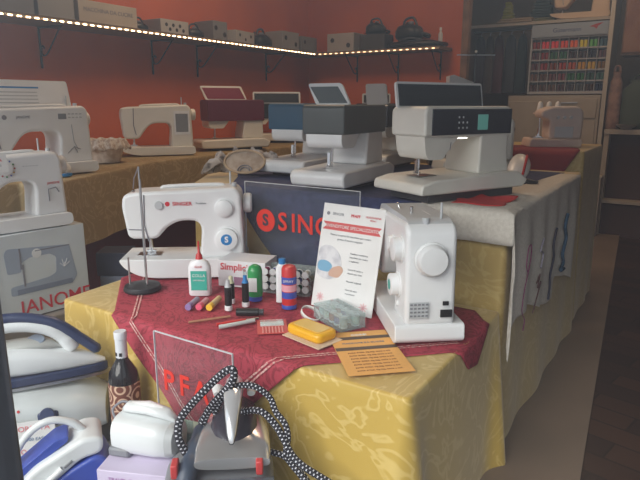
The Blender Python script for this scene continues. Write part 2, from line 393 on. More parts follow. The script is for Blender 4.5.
stitch('embroidered_motif',[(1.83,.60),(1.80,.57),(1.84,.55),(1.82,.51)],(.25,.23,.28),.003)
# ------------------------------------------------------------------ sewing machines
def needle_set(t,x,zt,zb,y=0,m=CHROME):
    lathe('needle_bar',[(.004,zb+.02),(.004,zt)],m,t,(x,y,0),n=10)
    tube('needle',[(x,y,zb+.022),(x,y,zb-.002)],.0012,m,t,6)
    bm=bmesh.new()
    f=prism('presser_foot',[(x-.012,zb+.002),(x+.016,zb+.002),(x+.016,zb+.006),(x+.006,zb+.008),(x+.004,zb+.05),(x-.004,zb+.05),(x-.006,zb+.008),(x-.014,zb+.010)],y+.006,y+.016,m,t,'y'); bm.free()
def classic(name,label,loc,rz,L=.39,D=.17,H=.29,body=WHITE,base=WHITE,fb=.20,fh=.34,fc=.30,fx=.30,group=None):
    """portable machine: C-shaped body on a base; needle end at -x, hand wheel at +x, front at -y"""
    t=thing(name,label,'sewing machine',loc,rz,group); xl=-L/2; xr=L/2
    xc=xr-fc*L; xh=xl+fx*L; za=.64*H; zb=fb*H; zh=fh*H
    pts=[(xc-.01,zb-.01),(xr-.004,zb-.01),(xr-.012,H*.93),(xr-.03,H),(xl+.05,H*.955),(xl+.012,H*.93),(xl+.006,H*.80),(xl+.02,zh+.01),(xl+.035,zh),(xh-.02,zh),(xh,zh+.03),(xh+.045,za),(xc,za)]
    rad=[0,.0,.03,.04,.05,.04,.04,.02,.02,.02,.02,.05,.04]
    b=prism('body',fillet(pts,rad),-D*.36,D*.36,body,t,'y',bevel=.016,seg=4)
    bp=[(xl-.01,zb-.006),(xr,zb-.006),(xr+.004,.014),(xr-.01,.004),(xl+.10,.004),(xl+.05,.012),(xl+.005,zb*.55)]
    prism('base',fillet(bp,[.01,.01,.01,.01,.05,.05,.04]),-D*.5,D*.5,base,t,'y',bevel=.009,seg=3)
    for sx in (-.25,.4):
        for sy in (-.35,.35): cyl('foot',.008,.005,DARK,t,(sx*L,sy*D,0),n=12)
    box('needle_plate',(.075,.05,.0015),(xl+.075,-.01,zb-.0055),STEEL,t,.0005)
    needle_set(t,xl+.075,zh+.005,zb-.004)
    cyl('hand_wheel',.032,.028,body,t,(xr-.008,.0,H*.80),(0,PI/2,0),28,.2)
    tube('thread_slot',[(xl+.078,-D*.362,H*.93),(xl+.074,-D*.365,H*.6),(xl+.085,-D*.362,H*.42)],.0022,GREYI,t,6)
    tube('carry_handle',[(xl+.12,.015,H*.955),(xl+.14,.015,H-.004),(xr-.09,.015,H+.001),(xr-.07,.015,H*.975)],.006,body,t,8,smooth=4)
    cyl('spool_pin',.003,.045,GREYP,t,(xr-.05,.03,H-.004),(R(0),0,0),8)
    cyl('bobbin_winder',.008,.016,GREYP,t,(xr-.035,-.01,H-.006),n=14)
    tube('presser_lever',[(xl+.11,D*.2,zh+.06),(xl+.12,D*.38,zh+.03)],.004,body,t,8)
    return t,dict(xl=xl,xr=xr,xc=xc,zb=zb,za=za,H=H,L=L,D=D,yf=-D*.36)
def dial(t,x,z,y,r,m=WHITE,h=.012,name='dial',ring=GREYP):
    d=lathe(name,[(r*1.18,0),(r*1.18,.002),(r,.003),(r*.97,h-.002),(r*.88,h)],m,t,(x,y,z),(PI/2,0,0),28)
    return d
# 1 the white mechanical machine at left of the low table
t,k=classic('sewing_machine','white mechanical sewing machine with red name and blue dial badge, left on red cloth',(-1.378,1.325,.4575),R(37),fb=.25,fh=.44,fc=.35,fx=.34)
yf=k['yf']-.001
text('SINGER',.016,REDI,t,(.0,yf,.240),name='brand_name',bold=.0003,sx=1.15)
text('Tradition',.009,GREYI,t,(.058,yf,.241),name='model_name')
cyl('tension_dial',.013,.006,GREYP,t,(-.072,k['yf'],.236),(PI/2,0,0),20)
cyl('brand_emblem',.0075,.001,REDI,t,(-.046,k['yf'],.240),(PI/2,0,0),18)
dial(t,.13,.225,k['yf'],.028)
d=dial(t,.135,.125,k['yf'],.036,h=.014)
cyl('badge',.018,.0012,BLUEI,d,(0,0,.0135)); text('S',.026,PAPER,d,(0,0,.0152),(0,0,0),name='badge_letter',bold=.0008)
tube('light_slot',[(-.17,k['yf'],.16),(-.12,k['yf'],.158)],.002,GREYI,t,6)
box('stitch_button',(.02,.004,.008),(.17,k['yf'],.065),GREYP,t,.001)
# 2 white machine seen from its wheel end
t,k=classic('sewing_machine','white sewing machine turned wheel end to the window, at the low table corner',(-.578,1.325,.4575),R(-51),L=.35,D=.165,H=.285)
t.scale=(1,1,1)
for c in [c for c in kids(t) if c.name.startswith(('hand_wheel'))]: bpy.data.objects.remove(c)
xr=k['xr']
hw=lathe('hand_wheel',[(.040,0),(.040,.004),(.036,.006),(.0355,.018),(.031,.024),(.012,.026),(0,.026)],WHITE,t,(xr-.006,-.002,.205),(0,PI/2,0),32)
dial(t,.118,.218,k['yf'],.028,h=.022); d=dial(t,.10,.128,k['yf'],.027,h=.022); cyl('badge',.013,.001,TEALI,d,(0,0,.0215))
dial(t,.10,.08,k['yf'],.006,h=.004)
dial(t,.04,.215,k['yf'],.018,h=.014)
prism('top_cover',fillet([(-.16,.262),(.160,.266),(.145,.284),(.12,.292),(-.10,.288),(-.15,.280)],.012),-.052,.052,GREYP,t,'y',bevel=.010,seg=3)
cyl('thread_guide',.004,.022,CHROME,t,(.05,-.02,.283),n=10)
tube('thread_lever',[(-.02,-.03,.286),(-.03,-.035,.301),(-.045,-.03,.293)],.002,CHROME,t,6,smooth=4)
tube('red_thread_guide',[(-.12,k['yf']-.002,.26),(-.11,k['yf']-.002,.225),(-.10,k['yf']-.002,.20)],.002,REDI,t,6)
v=box('vent_panel',(.002,.045,.038),(xr,-.028,.068),GREYP,t)
for i in range(5):
    for j in range(4): box('vent_slot',(.0015,.006,.004),(.0015,-.018+i*.009,.004+j*.009),MIDG,v)
box('power_socket',(.004,.028,.018),(xr+.004,.035,.070),BLACK,t,.001); box('power_switch',(.004,.014,.010),(xr+.003,.033,.098),BLACK,t,.001)
# 3 large computer machine beside the left wall with its lid up
def lid(t,x0,x1,z0,h,m,panel,tilt,y=0,name='lid',frame=.012,slant=0):
    e=[(x0,0),(x1,0),(x1-slant,h),(x0-slant,h)]
    l=prism(name,fillet(e,.012),-.005,.005,m,t,'y',loc=(0,y,z0),rot=(tilt,0,0))
    if panel is not None:
        q=[(x0+frame,frame*.6),(x1-frame,frame*.6),(x1-slant-frame,h-frame),(x0-slant+frame,h-frame)]
        prism('lid_panel',q,-.0065,-.0055,panel,l,'y')
    return l
t,k=classic('sewing_machine','large white computerised machine with open lid and stitch chart, far left counter',(-2.25,1.345,.7225),R(84),L=.46,D=.19,H=.275,group=None)
l=lid(t,-.235,.20,.262,.115,WHITE,None,R(-14),.03)
box('chart_heading',(.27,.001,.006),(-.06,-.0055,.082),BLUEI,l)
for j in range(4): box('stitch_chart_row',(.25,.001,.004),(-.06,-.0055,.064-j*.014),GREYP,l)
box('display',(.034,.002,.022),(.105,k['yf'],.222),MIDG,t,.001)
for i in range(4):
    for j in range(2): box('key',(.010,.002,.005),(.135+.016*i,k['yf'],.226+j*.014),GREYP,t,.0005)
text('JANOME',.014,GREYI,t,(-.05,k['yf']-.001,.232),name='brand_name')
cyl('brand_emblem',.009,.001,GREYI,t,(-.12,k['yf'],.232),(PI/2,0,0),16)
tube('printed_flower',[(.14,k['yf']-.001,.20),(.145,k['yf']-.001,.13),(.16,k['yf']-.001,.10)],.001,GREYI,t,6)
for i in range(5): tube('printed_flower',[(.145,k['yf']-.001,.11),(.115+.014*i,k['yf']-.001,.085+.014*(i%3))],.0014,GREYI,t,6)
# 4 white machine with tall display, second on the counter
t,k=classic('sewing_machine','white free arm machine with grey display window beside a lace basket, counter',(-2.59,2.30,.7225),R(54),L=.40,D=.17,H=.28,body=WARMW,base=WARMW)
box('display',(.068,.003,.10),(.135,k['yf']-.002,.130),MIDG,t,.003); box('display_frame',(.088,.002,.13),(.135,k['yf']-.0008,.115),WHITE,t,.006)
box('extension_table',(.20,.16,.018),(-.20,0,.036),WARMW,t,.004); box('base_feet',(.30,.13,.02),(.04,0,0),DARK,t,.004)
# boxy embroidery machines: coloured head box over white body
def boxy(name,label,loc,rz,headm,L=.46,D=.21,H=.30,lower=WHITE,lidargs=None,base=WHITE,baseL=None,headx=(None,None)):
    t=thing(name,label,'sewing machine',loc,rz); xl=-L/2; xr=L/2
    bl=baseL or L+.04
    prism('base',fillet([(xl-.05,.016),(xr+.01,.016),(xr+.03,.05),(xr-.02,.072),(xl-.045,.066),(xl-.06,.05)],.012),-D*.58,D*.5,base,t,'y',bevel=.006)
    box('under_tray',(L*.9,D*.8,.016),(0,0,0),DARK,t,.002)
    prism('column',fillet([(xr-.15,.07),(xr-.005,.07),(xr-.01,.19),(xr-.13,.19)],.012),-D*.38,D*.38,lower,t,'y',bevel=.008)
    prism('needle_head',fillet([(xl+.005,.185),(xl+.005,.15),(xl+.02,.135),(xl+.10,.135),(xl+.14,.185)],.01),-D*.36,D*.36,lower,t,'y',bevel=.008)
    prism('head_cover',fillet([(xl,.18),(xr,.18),(xr,H-.01),(xr-.01,H),(xl+.01,H),(xl,H-.01)],.008),-D*.42,D*.42,headm,t,'y',bevel=.004)
    box('needle_plate',(.09,.06,.0015),(xl+.07,-.01,.066),STEEL,t); needle_set(t,xl+.065,.14,.068)
    cyl('hand_wheel',.028,.018,lower,t,(xr-.004,0,.215),(0,PI/2,0))
    if lidargs: 
        x0,x1,h,fm,pm_,tilt,y,sl=lidargs[:8]; q=lid(t,x0,x1,H-.004,h,fm,pm_,tilt,y,slant=sl)
        if len(lidargs)>8: q.rotation_euler=(tilt,0,R(lidargs[8])); q.location.x=lidargs[9]; q.rotation_mode='XYZ'
    return t
TEALP=M('teal_blue_plastic',(.02,.09,.17),.4); SLATE=M('slate_grey_plastic',(.075,.085,.085),.4); MARP=M('maroon_plastic',(.13,.012,.03),.4)
SCRN=M('grey_screen',(.12,.14,.15),.25); SCRR=M('red_screen',(.22,.03,.05),.3); SCRD=M('dark_screen',(.03,.035,.045),.2)
boxy('embroidery_machine','white embroidery machine with slate grey head and raised screen lid, centre of navy cloth',(-1.038,1.772,.7265),R(93),SLATE,L=.33,D=.185,H=.275,lidargs=(-.065,.065,.075,WHITE,SCRN,R(-16),0,.045,-90,-.09))
boxy('embroidery_machine','white embroidery machine with teal head cover, left end of navy cloth',(-1.365,2.045,.7265),R(92),TEALP,L=.38,D=.20,H=.28)
boxy('embroidery_machine','white embroidery machine with maroon head and striped lid panel on the wall counter',(-2.53,2.88,.7225),R(60),MARP,L=.37,H=.31,lower=WARMW,base=WARMW,lidargs=(-.17,.10,.09,WARMW,SCRR,R(-16),0,.03))
boxy('embroidery_machine','white machine with black head and plain grey lid, behind the slate grey one',(-1.20,2.42,.7265),R(92),DARK,L=.30,D=.16,H=.275,lower=WARMW,base=WARMW,lidargs=(-.055,.045,.095,GREYP,None,R(-14),0,.02,-90,-.10))
boxy('embroidery_machine','dark headed machine with white framed lid, on the counter behind the teal one',(-2.72,3.62,.7225),R(40),BLACK,L=.40,D=.18,H=.29,lower=WARMW,base=WARMW,lidargs=(-.19,.17,.09,WHITE,SCRD,R(-14),0,.0))
boxy('embroidery_machine','small dark headed machine half hidden in the corner behind the slate grey one',(-2.15,4.15,.7225),R(30),BLACK,L=.34,D=.18,H=.29,lower=WARMW,base=WARMW,lidargs=(-.12,.10,.08,GREYP,SCRD,R(-14),0,.0))
# the big white machine with long black panel
t=thing('embroidery_machine','big white embroidery machine with long black control panel and green display','sewing machine',(-.630,1.715,.7285),R(64)); t.scale=(.79,.86,.88)
prism('base',fillet([(-.27,.030),(.25,.030),(.275,.055),(.22,.085),(-.20,.075),(-.265,.062)],.012),-.13,.13,WARMW,t,'y',bevel=.008)
box('under_tray',(.44,.20,.032),(.01,0,0),DARK,t,.003)
prism('column',fillet([(.05,.08),(.22,.08),(.205,.12),(.20,.225),(.055,.225)],[.0,.03,.04,.01,.01]),-.085,.085,WARMW,t,'y',bevel=.014,seg=3)
prism('head',fillet([(-.225,.21),(-.225,.292),(-.21,.305),(.19,.305),(.215,.295),(.215,.205),(.0,.205)],.012),-.088,.088,WARMW,t,'y',bevel=.012,seg=3)
prism('needle_head',fillet([(-.215,.215),(-.205,.155),(-.19,.135),(-.12,.135),(-.105,.155),(-.04,.215)],.012),-.075,.075,WARMW,t,'y',bevel=.012,seg=3)
cp=box('control_panel',(.40,.004,.082),(.006,-.0895,.214),M('panel_black',(.02,.022,.035),.25),t,.001)
cp2=box('display',(.052,.002,.05),(.045,-.003,.014),M('lcd_green',(.10,.30,.26),.3,emit=.25),cp,.001)
for i in range(3):
    for j in range(3):
        if (i,j)!=(2,2): cyl('button',.0035,.0015,GREYP,cp,(-.075+.02*i,-.002,.022+j*.017),(PI/2,0,0),10)
lid(t,-.225,.215,.300,.085,WHITE,SCRD,R(-10),.06,frame=.008)
box('needle_plate',(.09,.06,.0015),(-.16,-.01,.079),STEEL,t); needle_set(t,-.165,.16,.082)
box('light_bar',(.05,.012,.004),(-.02,-.06,.199),M('warm_lamp',(1,.95,.85),.4,emit=2.0),t,.001)
cyl('hand_wheel',.026,.018,GREYP,t,(.212,0,.25),(0,PI/2,0))
tube('slot',[(-.10,-.089,.19),(-.095,-.080,.165)],.0015,GREYI,t,6)
# white machine on its carton at far left
t,k=classic('sewing_machine','small white machine with ring of coloured stitch dots, standing on its printed carton',(-1.905,1.045,.5925),R(80),L=.34,D=.15,H=.255)
cyl('stitch_dial',.020,.006,WHITE,t,(-.02,k['yf'],.208),(PI/2,0,0),24)
for i in range(12):
    a=i*PI/6; c=[(.5,.05,.05),(.05,.3,.1),(.05,.1,.4),(.5,.3,.02)][i%4]
    cyl('stitch_dot',.0028,.001,M('dot%d'%(i%4),c,.5),t,(-.02+.026*math.cos(a),k['yf']-.0006,.208+.026*math.sin(a)),(PI/2,0,0),8)
text('•  •  •  •  •',.012,GREYI,t,(.055,k['yf']-.001,.212),name='model_name')
text('JANOME',.011,REDI,t,(.125,k['yf']-.001,.150),name='brand_name')
tube('reverse_lever',[(.105,k['yf']-.002,.09),(.105,k['yf']-.002,.13),(.13,k['yf']-.004,.135),(.14,k['yf']-.002,.118)],.0018,GREYI,t,6)
# carton
JC=thing('sewing_machine_carton','white printed sewing machine carton under the small white machine','carton',(-1.925,1.02,.302),R(84))
box('carton',(.46,.20,.29),(0,0,0),M('pale_blue_white_card',(.62,.67,.70),.6),JC,.002)
pic=M('printed_pale_blue',(.34,.40,.50),.6); pic2=M('printed_blue_grey',(.20,.24,.33),.6)
yc=-.1008
pp=fillet([(-.04,.085),(.17,.085),(.19,.11),(.17,.225),(-.13+.09,.245),(-.05,.23),(-.045,.16),(0.0,.16),(.0,.19),(.03,.205),(.10,.205),(.12,.19),(.115,.135),(.09,.125),(-.04,.115)],.008)
prism('printed_machine',pp,yc,yc+.0005,pic,JC,'y')
text('JANOME',.066,REDI,JC,(.108,yc-.0002,.036),name='brand_name',bold=.0005)
box('red_stamp',(.04,.001,.02),(-.13,yc,.225),M('stamp_red',(.55,.16,.14),.6),JC)
box('printed_base',(.19,.0012,.018),(.075,yc-.0002,.085),pic2,JC); box('printed_needle',(.006,.0012,.075),(.006,yc-.0004,.11),GREYI,JC)
box('printed_slot',(.006,.0012,.07),(.0,yc-.0006,.17),GREYI,JC); box('printed_thread',(.12,.0012,.003),(.11,yc-.0004,.222),GREYI,JC)
cyl('printed_dial',.016,.0012,WHITE,JC,(.055,yc+.0004,.215),(PI/2,0,0),20)
for i in range(5): tube('printed_flower',[(.145,yc-.001,.15),(.13+.009*i,yc-.001,.165+.012*(i%2))],.001,WHITE,JC,6)
# stand under the carton
st=thing('draped_stand','low stand covered with taupe cloth under the printed carton','stand',(-1.93,1.02,0)); box('covered_box',(.30,.60,.298),(0,-.02,0),M('taupe_cloth',(.24,.21,.18),.8),st,.006)
# price card leaning on machine at left edge
pc=tag(box('price_card',(.07,.002,.055),(-1.78,.945,.80),PAPER,None,0,(R(-10),0,R(80))),'small white price card in front of the machine at left edge','card')
text('OFFERTA',.010,REDI,pc,(0,-.0014,.035),name='lettering'); text('PREZZO',.009,GREYI,pc,(0,-.0014,.02),name='lettering')

# ------------------------------------------------------------------ items on the low table
Z1=.4575   # top of the red cloth
C1=.4525
# thread stand
t=thing('thread_stand','black thread stand with round base and tall steel rods in front of white machine','thread stand',(-1.36,1.115,Z1))
lathe('base',[(.055,0),(.056,.004),(.052,.014),(.03,.018),(.010,.022),(0,.022)],M('black_cast_iron',(.03,.03,.035),.5,.3),t,n=32)
for dx,dy,h in ((.012,.006,.355),(.022,.0,.32),(-.028,-.022,.085)): cyl('rod',.0028,h,STEEL,t,(dx,dy,.015),n=8)
tube('hook',[(.012,.006,.37),(-.004,.0,.335),(-.010,.0,.305)],.0018,STEEL,t,6); lathe('ring',[(.004,0),(.006,.003),(.004,.006)],STEEL,t,(-.010,0,.295),n=12)
# glue bottle
t=thing('glue_bottle','white glue bottle with red nozzle and green label','bottle',(-1.178,1.175,Z1),R(33))
loft('bottle',[(0,0,0,.031,.016,3),(.004,0,0,.033,.018,3),(.085,0,0,.033,.018,3),(.10,0,0,.026,.016,2.5),(.108,0,0,.013,.012,2)],M('white_bottle',(.80,.80,.82),.3),t,axis='z')
lathe('nozzle',[(.011,.106),(.009,.120),(.004,.126),(.0025,.160),(0,.162)],REDP,t,n=14)
lb=box('label',(.046,.001,.058),(0,-.0182,.018),M('green_label',(.05,.42,.33),.5),t); text('COLLA',.012,PAPER,lb,(0,-.001,.044)); text('UNIVERSALE',.006,PAPER,lb,(0,-.001,.03)); text('GLUE',.009,REDI,t,(0,-.0186,.088),name='red_lettering')
# glue sticks
for nm,x,y,c,h,a in (('purple',-1.120,1.085,(.28,.20,.42),.07,20),('pink',-1.095,1.098,(.75,.12,.20),.062,15),('yellow',-1.073,1.120,(.85,.52,.05),.082,8)):
    cc=M(nm+'_translucent_plastic',c,.3)
    q=thing('glitter_tube','small %s capped tube lying on the red cloth by the glue bottle'%nm,'tube',(x,y,Z1+.0095),group=None,rot=(R(90),0,R(203+a*0)))
    cyl('barrel',.0085,h-.018,M(nm+'_tube_body',tuple(.55*v+.35*.6 for v in c),.35),q,(0,0,.018-h/2),n=16); cyl('cap',.0095,.02,cc,q,(0,0,-h/2),n=16)
# Simplicity box
t=thing('notions_box','white box with red lettering standing behind the green tube','box',(-1.12,1.295,Z1),R(17))
box('carton',(.155,.10,.082),(0,.045,0),M('white_card',(.74,.74,.76),.6),t,.001); text('Simplicity',.030,REDI,t,(-.012,-.0058,.062),name='brand_name',bold=.0004)
box('printed_photo',(.05,.001,.026),(.0,-.0054,.006),M('printed_mauve',(.30,.16,.25),.6),t)
# green aerosol / tube
t=thing('green_tube','green rounded spray tube with pale label in front of white box','tube',(-1.012,1.225,Z1),R(25))
lathe('tube_body',[(.013,0),(.018,.004),(.0185,.012),(.021,.014),(.021,.085),(.017,.098),(.008,.104),(0,.105)],M('green_plastic',(.03,.28,.08),.3),t,n=24)
lathe('foot_cap',[(.0195,0),(.0198,.013),(.0185,.0135)],BLUE,t,n=24); prism('label',[(-.014,.03),(.010,.03),(.010,.07),(-.014,.07)],-.0225,-.0205,PAPER,t,'y')
# black markers standing on white caps
def marker(x,y,h,lab,tip):
    t=thing('marker_pen',lab,'pen',(x,y,Z1),0)
    cyl('cap',.0105,.014,WHITE,t,(0,0,0),n=16); cyl('barrel',.0098,h-.03,BLACK,t,(0,0,.014),n=16)
    lathe('neck',[(.0095,h-.016),(.006,h-.008),(.0055,h+.004),(0,h+.005)],tip,t,n=14)
marker(-1.018,1.117,.082,'nearest black bottle pen standing upside down on white cap',GREYP)
marker(-1.050,1.165,.075,'black bottle pen with pale tip, standing behind the nearest black one',M('cream_tip',(.6,.6,.4),.5))
marker(-.998,1.165,.085,'black bottle pen with blue tip standing beside the green tube',BLUEI)
t=thing('pen_cap','black pen lying on its side in front of the upright black pens','pen',(-.945,1.11,Z1+.011),rot=(0,R(90),R(33))); cyl('barrel',.0105,.06,BLACK,t,(0,0,-.03),n=16); cyl('collar',.0085,.012,DARK,t,(0,0,.03),n=16)
# red, blue and white sprays
t=thing('spray_can','red canister with blue and white label bands standing beside the poster','can',(-.893,1.225,Z1),R(30))
lathe('can',[(.012,0),(.0205,.003),(.0205,.110),(.017,.118),(.010,.121),(0,.121)],REDP,t,n=28); lathe('foot_band',[(.021,0),(.0212,.010),(.0206,.011)],BLUE,t,n=28)
for z,h,mm in ((.030,.018,BLUE),(.050,.018,M('pink_print',(.75,.35,.40),.5)),(.070,.020,BLUE)): lathe('label_band',[(.0208,z),(.0209,z+h)],mm,t,n=28)
text('SPRAY',.010,PAPER,t,(0,-.0215,.080))
t=thing('white_tube','white flat tube with blue top standing left of the red canister','tube',(-.938,1.255,Z1),R(30))
loft('tube_body',[(0,0,0,.018,.012,3),(.10,0,0,.018,.012,3),(.112,0,0,.010,.009,2)],WHITE,t,axis='z'); cyl('cap',.010,.016,BLUEI,t,(0,0,.110),n=16)
# spools in a clear rack
cols=[(.30,.03,.05),(.70,.70,.68),(.03,.06,.10),(.55,.55,.50),(.60,.30,.12),(.22,.07,.05),(.05,.22,.12),(.65,.55,.50),(.25,.03,.10),(.10,.12,.30)]
rk=thing('thread_rack','clear tray holding rows of coloured thread spools behind the red canister','tray',(-1.005,1.335,Z1),R(14))
box('tray_base',(.21,.075,.004),(0,0,0),CLEARP,rk); box('tray_wall',(.21,.002,.07),(0,.037,.004),CLEARP,rk); box('tray_side',(.002,.075,.06),(-.105,0,.004),CLEARP,rk); box('tray_side',(.002,.075,.06),(.105,0,.004),CLEARP,rk)
def spool(name,label,loc,rot,c,group,sc=1):
    t=thing(name,label,'thread spool',loc,group=group,rot=rot)
    lathe('thread',[(.0075*sc,.004),(.0095*sc,.006),(.0095*sc,.022),(.0075*sc,.024)],M('thread_%d_%d_%d'%tuple(int(v*99) for v in c),c,.7,scale=200),t,n=16)
    for z in (0,.024): cyl('flange',.0105*sc,.0035,WHITE,t,(0,0,z),n=16)
    return t
cn=['dark red','white','navy','pale grey','rust brown','dark brown','green','beige','plum','blue']
Rk=Matrix.Translation((-1.005,1.335,Z1))@Matrix.Rotation(R(14),4,'Z')
for r_ in range(3):
    for i in range(8):
        c=(i+r_*3)%10; p=Rk@Vector((-.090+.0255*i,-.028+.001,.0162+.0225*r_))
        spool('thread_spool','%s thread spool, %s row of the clear tray, number %s from its left end'%(cn[c],['bottom','middle','top'][r_],['one','two','three','four','five','six','seven','eight'][i]),p,(R(-90),0,R(14)),cols[c],'thread spools in the clear tray')
# scissors / snips
t=thing('seam_ripper','red and grey handled cutter lying near the black pen','tool',(-.935,1.045,Z1+.006),R(62))
tube('handle',[(-.045,.004,0),(0,0,.001),(.03,.0,.0)],.005,REDP,t,8,smooth=3); tube('blade',[(.028,0,0),(.065,-.004,0)],.003,STEEL,t,6); tube('cover',[(-.045,-.012,0),(-.01,-.016,.001),(.05,-.012,0)],.0055,M('clear_grey',(.55,.60,.58),.25),t,8,smooth=3)
t=tag(tube('wooden_pencil',[(-1.035,.985,Z1+.004),(-.975,1.075,Z1+.004)],.0035,M('pencil_wood',(.42,.20,.12),.6),None,6),'thin brown wooden pencil lying on red cloth before the pens','pencil')
# pin packet
t=thing('pin_packet','red and clear packet of pins lying flat before the black pens','packet',(-.845,1.085,Z1),R(40))
box('card',(.075,.095,.002),(0,0,0),M('salmon_card',(.62,.10,.09),.5),t); box('blister',(.060,.030,.007),(0,.014,.002),CLEARP,t,.002)
box('white_strip',(.058,.028,.001),(0,.014,.002),PAPER,t)
for i in range(7): box('pin_row',(.003,.036,.002),(-.024+.008*i,-.026,.002),M('pin_pink',(.80,.35,.33),.5),t)
# yellow case on a card
t=thing('yellow_case','rounded yellow plastic case lying on a pale card','case',(-.728,1.088,Z1),R(-12)); 
box('card',(.125,.080,.002),(.008,-.006,0),M('pale_card',(.70,.55,.40),.7),t)
prism('case_body',fillet([(-.058,-.034),(.058,-.034),(.058,.034),(-.058,.034)],.02),.002,.026,M('yellow_plastic',(.85,.45,.02),.35),t,'z',bevel=.008,seg=3)
prism('lid_inlay',fillet([(-.045,-.022),(.045,-.022),(.045,.022),(-.045,.022)],.012),.026,.0275,M('pale_yellow_plastic',(.80,.55,.15),.3),t,'z',bevel=.001)
# tape measure ring
t=thing('tape_measure','white ring of measuring tape lying behind the yellow case','tape measure',(-.795,1.185,Z1+.014),rot=(R(20),R(25),R(20)))
bm=bmesh.new(); prev=None
for i in range(41):
    a=2*PI*i/40*1.15; r_=.026+.0008*i/10
    row=[bm.verts.new((r_*math.cos(a),r_*.8*math.sin(a),z)) for z in (-.006,.006)]
    if prev: bm.faces.new((prev[0],prev[1],row[1],row[0]))
    prev=row
q=fin('tape',bm,M('tape_white',(.78,.78,.74),.5),t); sm=q.modifiers.new('solid','SOLIDIFY'); sm.thickness=.0012
# clear box with spools
t=thing('thread_box','clear plastic box of small pale and coloured spools, before the poster','box',(-.722,1.205,Z1),R(-27))
for nm,s_,l_ in (('box_floor',(.13,.075,.002),(0,0,0)),('box_lid',(.13,.075,.002),(0,0,.036)),('box_side',(.13,.002,.034),(0,-.0365,.002)),('box_side',(.13,.002,.034),(0,.0365,.002)),('box_end',(.002,.071,.034),(-.064,0,.002)),('box_end',(.002,.071,.034),(.064,0,.002))): box(nm,s_,l_,CLEARP,t)
Rb=Matrix.Translation((-.722,1.205,Z1))@Matrix.Rotation(R(-27),4,'Z')
for i in range(5):
    for j in range(2):
        c=[(.45,.62,.60),(.55,.65,.55),(.30,.12,.06),(.05,.08,.25),(.60,.62,.60)][(i+j)%5]; n_=['pale aqua','pale green','brown','dark blue','pale grey'][(i+j)%5]
        spool('bobbin','%s bobbin in the clear box, %s row, %s from its left'%(n_,['front','rear'][j],['first','second','third','fourth','fifth'][i]),Rb@Vector((-.050+.025*i,-.018+.036*j,.005)),(0,0,0),c,'bobbins in the clear box',1.05)
# poster (leaning back)
PO=thing('advert_card','white advert card with red ribbon banner leaning upright at the back of low table','poster',(-.757,1.272,Z1+.001),0,rot=(R(-12.5),R(1.5),R(2)))
box('card',(.185,.003,.285),(0,0,0),PAPER,PO); yy=-.0022
prism('banner',[(-.088,.236),(-.078,.225),(-.088,.214),(.088,.214),(.078,.225),(.088,.236)],yy,yy+.0006,M('banner_red',(.62,.10,.10),.6),PO,'y')
text('RIVENDITORE SPECIALIZZATO',.0118,PAPER,PO,(0,yy-.0004,.225),name='banner_lettering')
cyl('emblem',.005,.0008,GREYI,PO,(-.076,-.0012,.258),(PI/2,0,0),14)
text('SINGER',.0105,GREYI,PO,(-.045,yy,.258)); text('PFAFF',.011,REDI,PO,(.008,yy,.258),bold=.0003); text('HUSQVARNA',.0075,REDI,PO,(.060,yy,.260)); text('VIKING',.0055,REDI,PO,(.060,yy,.252))
text('Vieni a scoprire le macchine per cucire',.0078,GREYI,PO,(0,yy,.202)); text('presso il nostro negozio',.0078,GREYI,PO,(0,yy,.191))
# printed picture of a hand at a machine: soft grey oval, blue cuff, skin coloured hand
def blob(pts,mm,dy,par=PO,name='printed_picture'): return prism(name,fillet(pts,.02,6),yy-dy,yy+.0004,mm,par,'y')
blob([(-.090,.085),(-.045,.075),(-.012,.105),(-.02,.15),(-.055,.175),(-.090,.165)],M('print_grey',(.52,.52,.56),.7,c2=(.72,.72,.74),scale=28),0)
blob([(-.088,.10),(-.050,.098),(-.040,.118),(-.060,.130),(-.088,.128)],M('print_blue',(.20,.42,.60),.7),.0003)
blob([(-.055,.090),(-.020,.085),(-.006,.110),(-.018,.122),(-.045,.112)],M('print_skin',(.62,.40,.30),.7),.0006)
for z_,ls in ((.158,('Vendita e assistenza','macchine per cucire','e tagliacuci')),(.115,('Corsi di cucito e','ricamo per tutti')),(.083,('Ricambi originali',)),(.060,('Ferri da stiro','e accessori'))):
    for i,l_ in enumerate(ls): text(l_,.0066,GREYI,PO,(.006,yy,z_-.010*i),align='LEFT')
text('SVP',.017,REDI,PO,(-.020,yy,.020),bold=.0004)
for x_,z_,r_ in ((-.068,.028,.012),(.065,.022,.012)):
    for a in range(4): box('printed_snowflake',(.0025,.0006,r_*2),(x_-math.sin(a*PI/4)*r_,yy,z_-math.cos(a*PI/4)*r_+.0),M('print_pink',(.80,.45,.48),.7),PO,0,(0,a*PI/4,0))
# leaflet
t=thing('leaflet','orange paper leaflet with two dark printed bands at the table edge','leaflet',(-.572,1.085,Z1+.0),R(43))
lf=prism('sheet',[(-.072,-.115),(.072,-.115),(.072,.115),(-.072,.115)],0,.0012,M('orange_paper',(.80,.42,.12),.7),t,'z')
for y_ in (.075,.015): box('printed_band',(.143,.016,.0006),(0,y_,.0013),M('print_dark',(.10,.07,.05),.6),t)
text('MACCHINE DA CUCIRE',.0095,GREYI,t,(0,.045,.0018),(0,0,0)); text('CORSI',.014,PAPER,t,(0,.092,.0018),(0,0,0))
for i in range(7): text('punto dritto, zig zag, asole e orli',.0075,M('print_brown',(.38,.18,.07),.7),t,(0,-.008-.015*i,.0018),(0,0,0),name='small_print')
